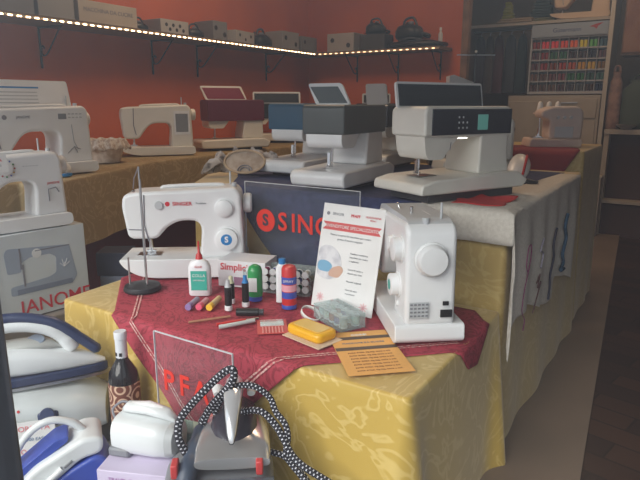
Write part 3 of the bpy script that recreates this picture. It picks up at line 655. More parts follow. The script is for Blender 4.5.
# clear acrylic signs
def sign(name,label,loc,rz,w,h,txt,size,x0,z0,emb=False,tilt=0,sp=1.0,m=None):
    t=thing(name,label,'sign',loc,rot=(tilt,0,rz)); box('acrylic_sheet',(w,.004,h),(0,0,0),ACRYL,t)
    box('sheet_edge',(w,.0045,.0015),(0,0,h),M('acrylic_edge',(.62,.66,.70),.3),t)
    for s_ in (-1,1): box('sheet_edge',(.0015,.0045,h),(s_*w/2,0,0),M('acrylic_edge',(.6,.6,.6)),t)
    m=m or M('sign_red',(.70,.035,.02),.5)
    if emb:
        d=cyl('emblem',.037,.001,m,t,(x0-.068,-.0025,z0),(PI/2,0,0),30); text('S',.052,M('sign_dark',(.06,.04,.06),.5),d,(0,0,.0016),(0,0,0),bold=.002)
    x=x0; WD={'S':.64,'I':.26,'N':.72,'G':.74,'E':.62,'R':.70,'P':.66,'F':.60,'A':.68}; last=None
    for ch in txt:
        if last: x+=(WD[last]+WD[ch])/2*size+.005
        last=ch
        g_=text(ch,size,m,t,(x,-.0032,z0),name='raised_letter',bold=.0012,ext=.0008)
    return t
sign('clear_brand_sign','clear acrylic sign with red emblem and raised red letters before the navy cloth',(-1.015,1.45,Z1),0,.43,.30,'SINGER',.082,-.062,.180,True)
sign('clear_brand_sign','clear acrylic sign with red letters standing before the red cloth corner',(-.925,.885,.124),0,.25,.345,'PFAFF',.075,-.080,.225,False,sp=.95)

# ------------------------------------------------------------------ ledge: irons, bottle
ZL=.122
# big steam station
t=thing('steam_station','large white and navy steam generator base with controls, lower left','steam station',(-1.41,.735,ZL),R(48)); t.scale=(1,1,1.12)
prism('base',fillet([(-.20,-.10),(.19,-.10),(.235,0),(.19,.10),(-.20,.10)],.04),0,.055,DARK,t,'z',bevel=.012,seg=3)
loft('shell',[(-.205,0,.075,.075,.03,3.5),(-.19,0,.09,.10,.05,3.5),(0,0,.095,.112,.062,3.5),(.15,0,.09,.105,.055,3.5),(.215,0,.08,.07,.035,3)],M('pale_grey_shell',(.60,.64,.64),.3),t)
def onshell(x,z,r,m,h=.012,n='control_knob'): return cyl(n,r,h,m,t,(x,-.108,z),(R(75),0,0),24)
onshell(-.02,.098,.020,DARK,.016); onshell(-.105,.095,.014,M('violet_plastic',(.10,.10,.30),.3)); onshell(.085,.115,.018,NAVY,.010,'button')
box('navy_flap',(.05,.02,.035),(.085,-.100,.088),NAVY,t,.006)
for i,c in enumerate((REDP,M('green_led',(.1,.4,.1),.4),REDP)): cyl('indicator',.0035,.003,c,t,(-.06+.04*i,-.104,.130),(R(60),0,0),10)
text('SINGER',.015,REDI,t,(-.05,-.1135,.072),name='brand_name')
# its iron
t=thing('steam_iron','large white steam iron with navy handle top resting on the steam station','steam iron',(-1.385,.765,.300),R(50)); t.scale=(1.0,1.0,1.0)
def sole(x0,x1,w,n=16): 
    L_=x1-x0; up=[(x0+L_*i/n, w*min(1,(1-(i/n))**.55*1.12) if i>2 else w*(.8+.1*i)) for i in range(n+1)]
    return [(x,-y) for x,y in up]+[(x,y) for x,y in reversed(up[:-1])]
prism('soleplate',sole(-.15,.19,.066),0,.008,STEEL,t,'z'); prism('skirt',sole(-.155,.185,.065),.008,.032,NAVY,t,'z',bevel=.004)
loft('body',[(-.150,0,.062,.056,.034,3.2),(-.10,0,.068,.062,.040,3.2),(0,0,.066,.057,.038,3),(.08,0,.055,.042,.028,2.6),(.15,0,.042,.022,.014,2),(.178,0,.036,.006,.005,2)],M('iron_white',(.74,.77,.78),.25),t)
# closed handle as an arch over an oval hole
hp=[(-.125,-.0,.085),(-.12,0,.125),(-.075,0,.150),(-.01,0,.152),(.05,0,.135),(.085,0,.105),(.10,0,.075)]
tube('handle',hp,[.022,.019,.017,.017,.018,.020,.018],M('iron_white',(.7,.7,.7)),t,16,smooth=6)
tube('handle_top',[(-.185,0,.150),(-.14,0,.160),(-.075,0,.172),(-.01,0,.172),(.06,0,.152),(.115,0,.108),(.165,0,.062)],[.012,.015,.014,.014,.015,.014,.008],NAVY,t,14,smooth=6)
cyl('steam_button',.022,.014,M('grey_blue_plastic',(.25,.30,.38),.3),t,(.015,-.0,.100),(R(20),0,0),22)
loft('handle_inner',[(-.12,0,.090,.006,.004),(-.10,0,.098,.03,.012,2.2),(0,0,.103,.034,.012,2.2),(.05,0,.096,.024,.010,2.2),(.08,0,.084,.006,.004)],M('beige_grip',(.45,.46,.44),.4),t)
# sign card in front
t=thing('price_notice','white card with red and blue hand lettering in front of steam station','card',(-1.288,.675,.150),0,rot=(R(-6),0,R(48)))
box('card',(.13,.002,.098),(0,0,0),PAPER,t); text('VAPORETTA',.019,M('pale_red_ink',(.75,.22,.24),.6),t,(0,-.0015,.080)); text('SINGER 900 EASY',.0115,M('slate_ink',(.15,.25,.40),.6),t,(0,-.0015,.052)); text('EURO 119,00',.017,M('pale_red_ink',(.75,.22,.24),.6),t,(0,-.0015,.022))
# blue and white handheld steamer
t=thing('handheld_steamer','blue and white compact steam cleaner with looped white handle','steamer',(-1.098,.640,ZL+.006),rot=(0,R(-11),R(56)))
prism('lower_body',fillet([(-.12,0),(.10,0),(.125,.05),(.115,.12),(.04,.105),(-.10,.045)],[.02,.02,.02,.03,.03,.02]),-.055,.055,BLUE,t,'y',bevel=.014,seg=4)
prism('upper_body',fillet([(-.165,.02),(-.13,.015),(-.02,.075),(.07,.118),(.115,.115),(.125,.15),(.09,.165),(-.02,.135),(-.155,.052)],.018),-.050,.050,M('iron_white',(.7,.7,.7)),t,'y',bevel=.018,seg=4)
prism('blue_inlay',fillet([(-.075,.108),(.055,.160),(.06,.172),(.03,.172),(-.07,.125)],.008),-.030,.030,BLUE,t,'y',bevel=.008,seg=3)
tube('handle',[(-.095,0,.08),(-.06,0,.15),(-.015,0,.195),(.03,0,.207),(.07,0,.185),(.09,0,.15)],[.010,.008,.008,.008,.009,.012],M('iron_white',(.7,.7,.7)),t,12,smooth=6)
prism('nozzle_tip',fillet([(-.20,.015),(-.14,.03),(-.10,.08),(-.12,.09),(-.165,.055),(-.20,.035)],.008),-.018,.018,GREYP,t,'y',bevel=.005)
cyl('dial',.030,.010,GREYP,t,(-.02,-.052,.078),(PI/2,0,0),28); cyl('button',.009,.006,WHITE,t,(-.035,-.055,.030),(PI/2,0,0),16)
tube('hose_clip',[(-.045,-.054,.092),(.0,-.058,.105),(.03,-.054,.118)],.006,WHITE,t,10,smooth=4); box('vent_slot',(.020,.004,.006),(.045,-.051,.118),MIDG,t,.001,(0,R(-25),0))
# wine bottle
t=thing('wine_bottle','dark wine bottle with white capsule and swirling copper label','bottle',(-1.165,.875,ZL),R(0))
lathe('bottle',[(.030,0),(.037,.004),(.038,.01),(.038,.195),(.035,.215),(.024,.235),(.0155,.250),(.0145,.262)],M('dark_bottle_glass',(.012,.010,.012),.08),t,n=36)
lathe('capsule',[(.0152,.250),(.0148,.262),(.0145,.305),(.0160,.306),(.0160,.322),(.0145,.325),(0,.325)],M('capsule_white',(.70,.72,.76),.4),t,n=24)
def labelm():
    m=bpy.data.materials.new('swirl_label'); m.use_nodes=True; nt=m.node_tree; b=nt.nodes['Principled BSDF']; L=nt.links
    tc=nt.nodes.new('ShaderNodeTexCoord'); v=nt.nodes.new('ShaderNodeTexVoronoi'); v.inputs['Scale'].default_value=22; v.inputs['Randomness'].default_value=.7
    w=nt.nodes.new('ShaderNodeMath'); w.operation='MULTIPLY'; w.inputs[1].default_value=26; s_=nt.nodes.new('ShaderNodeMath'); s_.operation='SINE'
    r=nt.nodes.new('ShaderNodeValToRGB'); r.color_ramp.elements[0].color=(.16,.05,.03,1); r.color_ramp.elements[1].color=(.62,.42,.30,1); r.color_ramp.elements[0].position=.25; r.color_ramp.elements[1].position=.7
    L.new(tc.outputs['Object'],v.inputs[0]); L.new(v.outputs['Distance'],w.inputs[0]); L.new(w.outputs[0],s_.inputs[0]); L.new(s_.outputs[0],r.inputs[0]); L.new(r.outputs[0],b.inputs['Base Color']); b.inputs['Roughness'].default_value=.6; return m
lathe('label',[(.0385,.085),(.0387,.086),(.0387,.190),(.0385,.191)],labelm(),t,n=36); lathe('label_foot',[(.0386,.050),(.0388,.051),(.0388,.084),(.0386,.085)],M('label_pale',(.55,.52,.50),.6,c2=(.30,.25,.28),scale=60),t,n=36)
for a in (R(-100),R(-50)):
    p=Vector((.0150*math.cos(a),.0150*math.sin(a),.262)); box('printed_mark',(.007,.001,.009),p,BLACK,t,0,(0,0,a+PI/2))
# purple box and travel iron
t=thing('travel_iron_box','lilac and white carton under the small white travel iron','carton',(-.925,.735,ZL),R(24))
box('carton',(.165,.12,.135),(0,0,0),M('lilac_card',(.62,.55,.72),.6),t,.002)
text('TRAVEL IRON',.012,M('purple_ink',(.35,.15,.40),.6),t,(-.02,-.0606,.115)); cyl('printed_iron',.026,.001,M('print_grey2',(.30,.30,.38),.6),t,(.045,-.0597,.050),(PI/2,0,0),20,); cyl('printed_sole',.016,.0016,PAPER,t,(.045,-.0597,.045),(PI/2,0,0),20)
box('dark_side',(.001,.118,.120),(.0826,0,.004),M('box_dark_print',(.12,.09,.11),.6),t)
cyl('printed_rose',.026,.001,M('print_cream',(.65,.55,.45),.6),t,(.0829,.01,.06),(0,PI/2,0),20)
t=thing('travel_iron','small rounded white travel iron standing on the lilac carton','travel iron',(-.938,.755,.2580),R(20)); t.scale=(1.0,.98,.98)
loft('body',[(-.075,0,.042,.020,.030,2.5),(-.068,0,.042,.038,.040,2.8),(-.03,0,.042,.044,.042,3),(.03,0,.040,.044,.040,3),(.062,0,.038,.040,.036,2.8),(.070,0,.036,.030,.028,2.5)],M('iron_white',(.7,.7,.7)),t)
loft('end_cap',[(.058,0,.038,.0415,.038,2.8),(.074,0,.038,.038,.034,2.8),(.080,0,.036,.026,.024,2.5)],M('grey_white_cap',(.50,.52,.53),.35),t)
loft('handle',[(-.062,.012,.088,.006,.006),(-.050,.012,.095,.016,.012),(0,.012,.098,.020,.013),(.045,.012,.088,.017,.013),(.064,.012,.076,.008,.008)],M('iron_white',(.7,.7,.7)),t)
loft('handle_inlay',[(-.040,.012,.104,.006,.004),(0,.012,.108,.011,.005),(.035,.012,.100,.006,.004)],M('iron_bright',(.86,.86,.88),.2),t)
box('dark_foot',(.05,.086,.022),(-.05,0,0),MIDG,t,.006); tube('wire_loop',[(-.078,.0,.07),(-.088,.01,.085),(-.070,.02,.10),(-.05,.02,.098)],.0028,GREYI,t,8,smooth=5)
# pale green box behind
t=thing('green_blister_box','pale green clear fronted box between bottle and travel iron','box',(-.965,.845,ZL),R(12))
box('carton',(.16,.05,.150),(0,0,0),M('pale_green_card',(.42,.55,.40),.5,c2=(.55,.62,.50),scale=12),t,.002); box('clear_flap',(.16,.004,.185),(0,-.028,0),CLEARP,t)
# black and silver steam iron on its base
t=thing('iron_station','dark grey curved iron base with red side catches','steam station',(-.738,.765,ZL),R(38))
prism('base',fillet([(-.105,-.12),(.105,-.12),(.11,.05),(.07,.11),(-.07,.11),(-.11,.05)],.04),0,.160,MIDG,t,'z',bevel=.014,seg=3)
loft('curved_rest',[(-.11,-.070,.150,.030,.022,2.6),(-.05,-.085,.155,.034,.026,2.6),(.05,-.085,.155,.034,.026,2.6),(.11,-.070,.150,.030,.022,2.6)],M('slate_plastic',(.09,.11,.14),.3),t)
for s_ in (-1,1): box('red_catch',(.014,.03,.030),(s_*.082,-.035,.172),M('catch_red',(.62,.06,.06),.4),t,.003); box('red_lever',(.010,.045,.012),(s_*.118,-.05,.13),M('catch_red',(.6,.1,.1)),t,.003,(R(-40),0,0))
t=thing('steam_iron','silver and black steam iron with pointed chrome handle, front centre','steam iron',(-.733,.805,.300),R(38-90)); t.scale=(1.0,1.05,.88)
# +x towards the viewer: heel at -x
prism('soleplate',sole(-.11,.05,.070,10)[::-1],0,.007,CHROME,t,'z')
loft('body',[(-.13,0,.030,.035,.026,2.6),(-.09,0,.030,.060,.028,2.6),(-.02,0,.028,.070,.026,2.8),(.035,0,.024,.072,.022,3),(.065,0,.016,.071,.014,3)],M('silver_shell',(.74,.73,.73),.2,.7),t)
loft('water_tank',[(-.115,0,.045,.030,.030,2.2),(-.08,0,.052,.044,.034,2.4),(-.02,0,.050,.046,.028,2.4),(.01,0,.042,.036,.018,2.2),(.035,0,.034,.016,.010,2),(.046,0,.030,.003,.003,2)],M('smoky_panel',(.05,.045,.06),.2),t)
loft('handle',[(-.12,0,.095,.014,.020),(-.09,0,.120,.019,.018),(-.03,0,.125,.019,.016),(.02,0,.105,.015,.014),(.05,0,.078,.010,.010),(.062,0,.066,.005,.006)],M('handle_dark',(.04,.04,.045),.25),t)
loft('handle_cap',[(-.105,0,.137,.006,.004),(-.08,0,.136,.017,.009),(-.02,0,.133,.018,.010),(.025,0,.112,.013,.010),(.055,0,.082,.008,.008),(.066,0,.070,.004,.004)],M('silver_bright',(.80,.80,.82),.15,.5),t)
for s_ in (-1,1): loft('thumb_rest',[(-.105,s_*.032,.105,.006,.006),(-.09,s_*.036,.112,.012,.010),(-.065,s_*.034,.108,.008,.007)],WHITE,t)
# grey cone nozzle standing at left of iron
def D_(px,py,d):
    u=(px-320)/F; v=(240-py)/F; fh=math.cos(PITCH)+v*math.sin(PITCH); up=v*math.cos(PITCH)-math.sin(PITCH)
    return Vector(((u*math.cos(YAW)-fh*math.sin(YAW))*d,(u*math.sin(YAW)+fh*math.cos(YAW))*d,CZ+up*d))
q0=D_(184,486,1.13)
t=thing('cord_sleeve','dark blue grey rubber sleeve rising at left of the silver iron','cord sleeve',(q0.x,q0.y,ZL+.002))
SL=[Vector((0,0,0)),Vector((.002,.002,q0.z-ZL)),D_(192,458,1.17)-Vector((q0.x,q0.y,ZL+.002)),D_(201,428,1.235)-Vector((q0.x,q0.y,ZL+.002))]
tube('sleeve',SL,[.022,.021,.020,.018,.014,.012],M('slate_rubber',(.06,.08,.12),.4),t,18,smooth=8)
c1=[D_(*q) for q in ((201,428,1.235),(206,415,1.23),(214,403,1.22),(224,392,1.21),(233,380,1.20),(233,370,1.20),(226,371,1.20),(215,380,1.20),(203,392,1.19),(190,406,1.19),(180,420,1.18),(178,436,1.17),(184,450,1.17),(192,459,1.17),(206,459,1.18))]
t=tag(tube('braided_cord',c1,.0082,CORD,None,12,smooth=8,pitch=.0085),'black and white braided cord looping high left of silver iron','cord')
c2=[D_(*q) for q in ((201,428,1.25),(204,418,1.26),(222,419,1.27),(246,411,1.22),(262,412,1.20),(276,426,1.19),(284,440,1.18),(292,455,1.17),(303,466,1.16),(322,478,1.15),(345,492,1.14))]
t=tag(tube('braided_cord',c2,.0072,CORD,None,12,smooth=8,pitch=.0085),'black and white braided cord running behind iron handle towards lower right','cord')
c3=[D_(*q) for q in ((214,413,1.23),(222,398,1.22),(232,388,1.215),(245,385,1.215),(258,388,1.21),(270,398,1.21),(276,412,1.20),(285,424,1.19),(288,438,1.185),(286,452,1.18),(290,462,1.18),(300,474,1.17),(310,488,1.16))]
t=tag(tube('braided_cord',c3,.0066,CORD,None,12,smooth=8,pitch=.0085),'black and white braided cord arching over right of iron handle','cord')
c4=[D_(*q) for q in ((262,448,1.22),(272,452,1.20),(284,456,1.19),(294,466,1.18),(305,478,1.17),(312,490,1.17))]
t=tag(tube('braided_cord',c4,.0066,CORD,None,12,smooth=8,pitch=.0085),'short piece of braided cord leaving the iron at its right side','cord')

# ------------------------------------------------------------------ wall shelves with LED strip
sh=thing('wall_shelf','long dark shelf board along the left orange wall with scrolled iron brackets','shelf',(-2.87,2.7,1.40)); box('board',(.25,3.45,.022),(0,0,0),SHELFM,sh)
sh2=thing('wall_shelf','short dark shelf board on the back orange wall with iron brackets','shelf',(-2.21,4.325,1.40)); box('board',(1.07,.25,.022),(0,0,0),SHELFM,sh2)
def bracket(par,o,ax):
    o=Vector(o); ax=Vector(ax); sd=Vector((ax.y,ax.x,0))
    e_=bpy.data.objects.new('bracket',None); COL.objects.link(e_); e_.parent=par; e_.location=o
    bm=bmesh.new()
    tube('wall_bar',[(0,0,-.21),(0,0,0)],.006,IRON,e_,6); tube('arm',[(0,0,-.006),ax*.20+Vector((0,0,-.006))],.005,IRON,e_,6)
    tube('scroll_brace',[ax*.19+Vector((0,0,-.008)),ax*.18+Vector((0,0,-.02)),ax*.13+Vector((0,0,-.07)),ax*.06+Vector((0,0,-.135)),ax*.02+Vector((0,0,-.145)),ax*.008+Vector((0,0,-.12)),ax*.02+Vector((0,0,-.095)),ax*.035+Vector((0,0,-.11))],.0045,IRON,e_,6,smooth=5)
for y in (1.16,1.90,2.66,3.06,3.83): bracket(sh,(-.122,y-2.7,0),(1,0,0))
for x in (-2.50,-2.12,-1.76): bracket(sh2,(x+2.21,.118,0),(0,-1,0))
ls=thing('led_strip','glowing warm white LED strip along the front edge of the wall shelves','led strip',(-2.742,1.3,1.400))
box('tape',(.003,2.88,.012),(0,1.44,0),M('strip_tape',(.45,.35,.22),.6),ls); box('tape',(1.05,.003,.012),(.535,2.895,0),M('strip_tape',(.4,.3,.2)),ls)
LM=M('led_glow',(1,.70,.42),.5,emit=9); LM2=M('led_glow_dim',(1,.62,.34),.5,emit=2.5)
l0=box('led',(.004,.020,.005),(.003,0,.0025),LM,ls)
for i in range(1,66):
    c=l0.copy(); COL.objects.link(c); c.location=(.003,.0438*i,.0025)
l1=box('led',(.02,.004,.006),(.03,2.891,.003),LM2,ls)
for i in range(1,20):
    c=l1.copy(); COL.objects.link(c); c.location=(.03+.052*i,2.891,.003)
# goods on the shelves
ZS=1.4225
def carton(label,x,y,w,d,h,m,rz=0,txt=None,marks=0,tm=GREYI,name='carton',cat='carton',z=ZS):
    """w along the wall (y), d depth"""
    t=thing(name,label,cat,(x,y,z),R(rz)); box('carton',(d,w,h),(0,0,0),m,t,.002)
    if txt: text(txt,h*.26,tm,t,(d/2+.001,0,h*.6),(PI/2,0,PI/2))
    for i in range(marks):
        cyl('printed_picture',h*.13,.001,M('print_charcoal',(.04,.04,.05),.6),t,(d/2,-w*.3+w*.6*i/max(1,marks-1),h*(.34 if i%2 else .64)),(0,PI/2,0),12)
    return t
DG1=M('dim_grey_carton',(.20,.19,.19),.8); WG=M('off_white_carton',(.42,.40,.38),.7)
carton('dark grey carton at the far left end of the long wall shelf',-2.89,1.60,.33,.19,.10,DG1)
carton('mid grey carton beside the beige lettered one on the long shelf',-2.89,1.885,.20,.19,.16,CARD)
carton('beige lettered carton with a small dark picture on the long shelf',-2.89,2.20,.38,.19,.115,CARDB,txt='MACCHINA DA CUCIRE',marks=0)
carton('off-white carton printed with small dark pictures on the long shelf',-2.89,2.69,.23,.17,.085,WG,marks=6)
carton('narrow upright grey carton in middle of the long wall shelf',-2.89,3.10,.14,.17,.125,DG1,marks=2)
carton('off-white tilted carton with dark pictures near a black appliance, long shelf',-2.87,3.34,.24,.15,.085,WG,marks=3,rz=8)
carton('grey carton with dark spots at the corner end of long shelf',-2.88,3.90,.22,.17,.135,CARD,marks=2); carton('grey carton against the corner, last on long shelf',-2.88,4.16,.22,.17,.12,DG1,marks=1)
def vac(label,loc,rz,s=1):
    t=thing('steam_cleaner',label,'steam cleaner',loc,R(rz)); t.scale=(s,s,s)
    loft('body',[(-.11,0,.05,.05,.04,2.6),(-.08,0,.06,.075,.055,2.6),(0,0,.065,.085,.062,2.6),(.07,0,.055,.07,.05,2.4),(.10,0,.045,.03,.025)],BLACK,t)
    tube('handle',[(-.07,0,.105),(-.05,0,.155),(.02,0,.165),(.06,0,.10)],.010,DARK,t,8,smooth=4); cyl('cap',.022,.02,MIDG,t,(.0,0,.12),n=16)
    tube('hose',[(.09,.0,.05),(.13,.05,.04),(.10,.10,.03),(.02,.115,.05),(-.06,.10,.03),(-.10,.06,.06),(-.05,.03,.14)],.011,DARK,t,8,smooth=5)
    tube('cable',[(-.10,0,.04),(-.14,.04,.012),(-.10,.09,.012),(-.02,.10,.012)],.004,BLACK,t,6,smooth=4)
vac('black steam cleaner with hose between printed cartons on long shelf',(-2.88,2.93,ZS-.01),80,.62)
vac('black steam cleaner before the grey cartons at far end of long shelf',(-2.87,3.62,ZS-.012),95,.85)
vac('black steam cleaner right of beige lettered carton, top of long shelf',(-2.89,2.48,ZS-.01),85,.55)
def carton2(label,x,w,h,m,marks=0): 
    t=carton(label,x,4.34,w,.16,h,m,rz=-90,marks=marks)
    return t
carton2('white carton with dark picture at left of the back shelf',-2.56,.25,.145,WG,2)
carton2('dark carton at the middle of the back shelf',-2.27,.22,.12,M('charcoal_carton',(.06,.055,.055),.7),0)
vac('black steam cleaner with coiled hose on the back shelf, nearer the corner',(-2.27,4.34,ZS+.12),20,.75)
vac('large black steam cleaner with hose toward right end of back shelf',(-1.97,4.33,ZS+.060),-10,1.0)
t=thing('black_bag','long flat black padded bag at right end of back shelf','bag',(-1.93,4.325,ZS),0)
loft('bag',[(-.20,0,.022,.06,.015,3),(-.17,0,.026,.10,.025,3),(.0,0,.030,.11,.029,3),(.17,0,.026,.10,.025,3),(.25,0,.020,.05,.014,3)],BLACK,t); tube('strap',[(-.1,-.08,.05),(0,-.10,.07),(.1,-.08,.05)],.006,DARK,t,6,smooth=4)
t=thing('slim_bottle','slim pale bottle standing at right of the back shelf','bottle',(-1.715,4.30,ZS)); lathe('bottle',[(.014,0),(.016,.004),(.016,.09),(.007,.11),(.007,.125),(0,.126)],GREYP,t,n=14); lathe('cap',[(.0085,.118),(.0085,.138),(0,.139)],WHITE,t,n=14)
# ------------------------------------------------------------------ extras on the middle table and counter
# hoop with patterned fabric
t=thing('embroidery_hoop','oval wooden embroidery hoop with beige fabric and crumpled patterned cloth around','embroidery hoop',(-1.49,1.76,.7285),rot=(0,0,R(38)))
PF=M('patterned_grey_fabric',(.50,.44,.40),.85,c2=(.15,.13,.12),scale=26,lo=.48,hi=.62)
def ring(name,rx,rz_,r,m,par,c,tilt,n=40):
    pts=[(rx*math.cos(2*PI*i/n),0,rz_*math.sin(2*PI*i/n)) for i in range(n+1)]
    return tube(name,pts,r,m,par,8,loc=c,rot=(tilt,0,0))
ring('hoop_ring',.078,.052,.005,M('pale_wood',(.45,.33,.22),.5),t,(0,-.01,.056),R(-38))
bm=bmesh.new(); n=32; c0=[bm.verts.new((.076*math.cos(2*PI*i/n),.0,.050*math.sin(2*PI*i/n))) for i in range(n)]; c1_=[bm.verts.new((.076*math.cos(2*PI*i/n),.002,.050*math.sin(2*PI*i/n))) for i in range(n)]
bm.faces.new(c0); bm.faces.new(c1_[::-1])
for i in range(n): bm.faces.new((c0[i],c0[(i+1)%n],c1_[(i+1)%n],c1_[i]))
fab=fin('stretched_fabric',bm,M('beige_fabric',(.46,.38,.31),.85,c2=(.36,.28,.22),scale=30),t,(0,-.01,.056),(R(-38),0,0))
for r_ in (.018,.028): tube('stitched_arc',[(r_*math.cos(a),-.002,-.045+r_*math.sin(a)) for a in [PI*k/12 for k in range(13)]],.0022,GREYI,fab,6)
bm=bmesh.new(); prev=None; rr=random.Random(4)
for i in range(61):
    a=R(-15)+R(215)*i/60; row=[]
    for j,(q,zz) in enumerate(((.076,.045),(.095,.065),(.115,.050),(.135,.022),(.150,.003))):
        w=.012*math.sin(i*.55+j)+.007*math.sin(i*1.3)
        row.append(bm.verts.new(((q+w*.5)*math.cos(a)*1.12,.02+(q*.55+w*.4)*abs(math.sin(a)),max(.004,zz+w*(1 if j<4 else .2)+.03*math.sin(a)*(j<3)))))
    if prev:
        for j in range(4): bm.faces.new((prev[j],prev[j+1],row[j+1],row[j]))
    prev=row
q=fin('crumpled_cloth',bm,PF,t); q.modifiers.new('solid','SOLIDIFY').thickness=.002
# red felt square
bm=bmesh.new(); A=[Vector((-.575,1.578)),Vector((-.44,1.585)),Vector((-.428,1.72)),Vector((-.585,1.735))]; g_=[]
for i in range(17):
    row=[]
    for j in range(17):
        u,v=i/16,j/16; p=(A[0]*(1-u)+A[1]*u)*(1-v)+(A[3]*(1-u)+A[2]*u)*v
        row.append(bm.verts.new((p.x+.006*math.sin(9*v),p.y+.008*math.sin(7*u),.7305+.012*max(0,math.sin(3.1*u+5*v))*v+.012*math.exp(-((u-.2)**2+(v-.9)**2)/.03))))
    g_.append(row)
for i in range(16):
    for j in range(16): bm.faces.new((g_[i][j],g_[i+1][j],g_[i+1][j+1],g_[i][j+1]))
q=fin('red_felt_cloth',bm,REDF,None); q.modifiers.new('solid','SOLIDIFY').thickness=.002; tag(q,'crumpled red felt piece on white cloth before the big machine','cloth')
# foot pedal
t=thing('foot_pedal','small dark foot pedal with cable on white cloth, right of big machine','pedal',(-.485,2.13,.7305),R(20)); t.scale=(.7,.7,.7); prism('pedal',[(-.03,0),(.03,0),(.03,.010),(-.03,.022)],-.022,.022,BLACK,t,'y',bevel=.003); tube('cable',[(.02,.02,.006),(.04,.05,.004),(0,.08,.004),(-.05,.07,.004)],.0022,BLACK,t,6,smooth=4)
# white curved ham with red edging
t=thing('pressing_ham','curved white padded cushion with red edge behind the big machine','cushion',(-.555,2.22,.7305),R(98)); t.scale=(.72,.7,.62)
loft('cushion',[(-.11,0,.012,.03,.010),(-.08,0,.035,.05,.032),(-.02,0,.058,.058,.055),(.05,0,.075,.055,.072),(.10,0,.072,.040,.06),(.12,0,.066,.02,.03)],WHITE,t)
tube('red_edge',[(-.11,-.03,.016),(-.08,-.034,.055),(-.02,-.036,.103),(.05,-.034,.136),(.105,-.024,.120)],.007,REDF,t,8,smooth=4)
# serger with four cones
def serger(name,label,loc,rz,m,cones,sc=1,pole=.0):
    t=thing(name,label,'serger',loc,rz); t.scale=(sc,)*3
    prism('base',fillet([(-.16,.0),(.13,0),(.13,.045),(-.15,.05)],.012),-.09,.09,m,t,'y',bevel=.008)
    prism('body',fillet([(-.05,.045),(.13,.045),(.13,.20),(.10,.225),(-.04,.225),(-.10,.20),(-.10,.165),(-.05,.155)],.018),-.075,.075,m,t,'y',bevel=.012,seg=3)
    box('stitch_plate',(.06,.07,.004),(-.10,-.01,.050),STEEL,t); needle_set(t,-.085,.17,.052,0)
    for i in range(3): cyl('tension_dial',.009,.012,GREYP,t,(-.01+.035*i,-.075,.165),(PI/2,0,0),12)
    cyl('hand_wheel',.028,.018,m,t,(.128,0,.12),(0,PI/2,0)); box('thread_door',(.10,.003,.06),(.03,-.0755,.055),GREYP,t,.002)
    box('spool_tray',(.22,.07,.008),(.02,.105,.18),m,t,.002); box('tray_arm',(.04,.04,.03),(.02,.07,.165),m,t)
    for i in range(cones):
        lathe('thread_cone',[(.020,.188),(.021,.192),(.013,.245),(.006,.252),(0,.253)],[WHITE,M('pink_thread',(.70,.45,.42),.7)][i%2 if m is WHITE else 0],t,(-.06+.05*i,.105,0),n=16)
    if pole: tube('telescopic_pole',[(.02,.13,.18),(.02,.13,pole)],.003,DARK,t,6); box('pole_guide',(.16,.004,.004),(.02,.13,pole-.01),STEEL,t) ; lathe('pole_knob',[(.0,0),(.006,.003),(.006,.008),(0,.011)],PAPER,t,(.02,.13,pole),n=10)
    return t
serger('serger','white serger with upright thread cones, half hidden behind the big machine',(-.80,2.46,.7265),R(36),WARMW,4,1.05,.47)
serger('serger','small cream serger with pale base standing on the rear table before the thread rack',(-.60,3.02,.8025),R(28),M('rosy_ivory_plastic',(.62,.50,.44),.45),3,.85)
# tall black machine case behind
t=thing('black_printer','black boxy machine with raised white flap behind the big white machine','machine',(-.99,2.62,.7265),R(33))
box('lower_case',(.17,.09,.33),(0,0,0),BLACK,t,.006); box('upper_case',(.15,.08,.035),(.0,0,.33),DARK,t,.006); prism('white_flap',[(-.03,0),(.07,0),(.085,.006),(-.01,.04),(-.03,.035)],-.035,.035,GREYP,t,'y',loc=(0.02,0,.366),bevel=.001)
# beige soft bag with dark top, red cloth heap
t=thing('fabric_pouch','small beige pouch with dark gathered top on red cloth at rear table edge','pouch',(-.69,2.80-.035,.845))
bpy.data.objects.remove(t)
t=thing('fabric_pouch','small beige pouch with dark gathered top beside the cream serger','pouch',(-.80,2.87,.8075))
lathe('pouch',[(.03,0),(.045,.01),(.050,.04),(.045,.065),(.035,.08)],M('beige_fabric',(.4,.4,.4)),t,n=20); lathe('dark_top',[(.046,.066),(.052,.078),(.046,.098),(.028,.110),(0,.114)],M('dark_brown_cloth',(.03,.018,.016),.8),t,n=20)
rf=fold_cloth('red_fabric',rowsof([(2.66,-.90),(2.80,-.95),(2.93,-.93),(3.0,-.85)],[(2.66,-.52),(2.80,-.44),(2.93,-.47),(3.0,-.55)],24),-.4,2.80,.80,.60,M('deep_red_fabric',(.20,.015,.02),.8),cols=30,wave=.012,off=.006,zlift=.004)
tag(rf,'deep red fabric spread on the rear table under the cream serger','cloth')
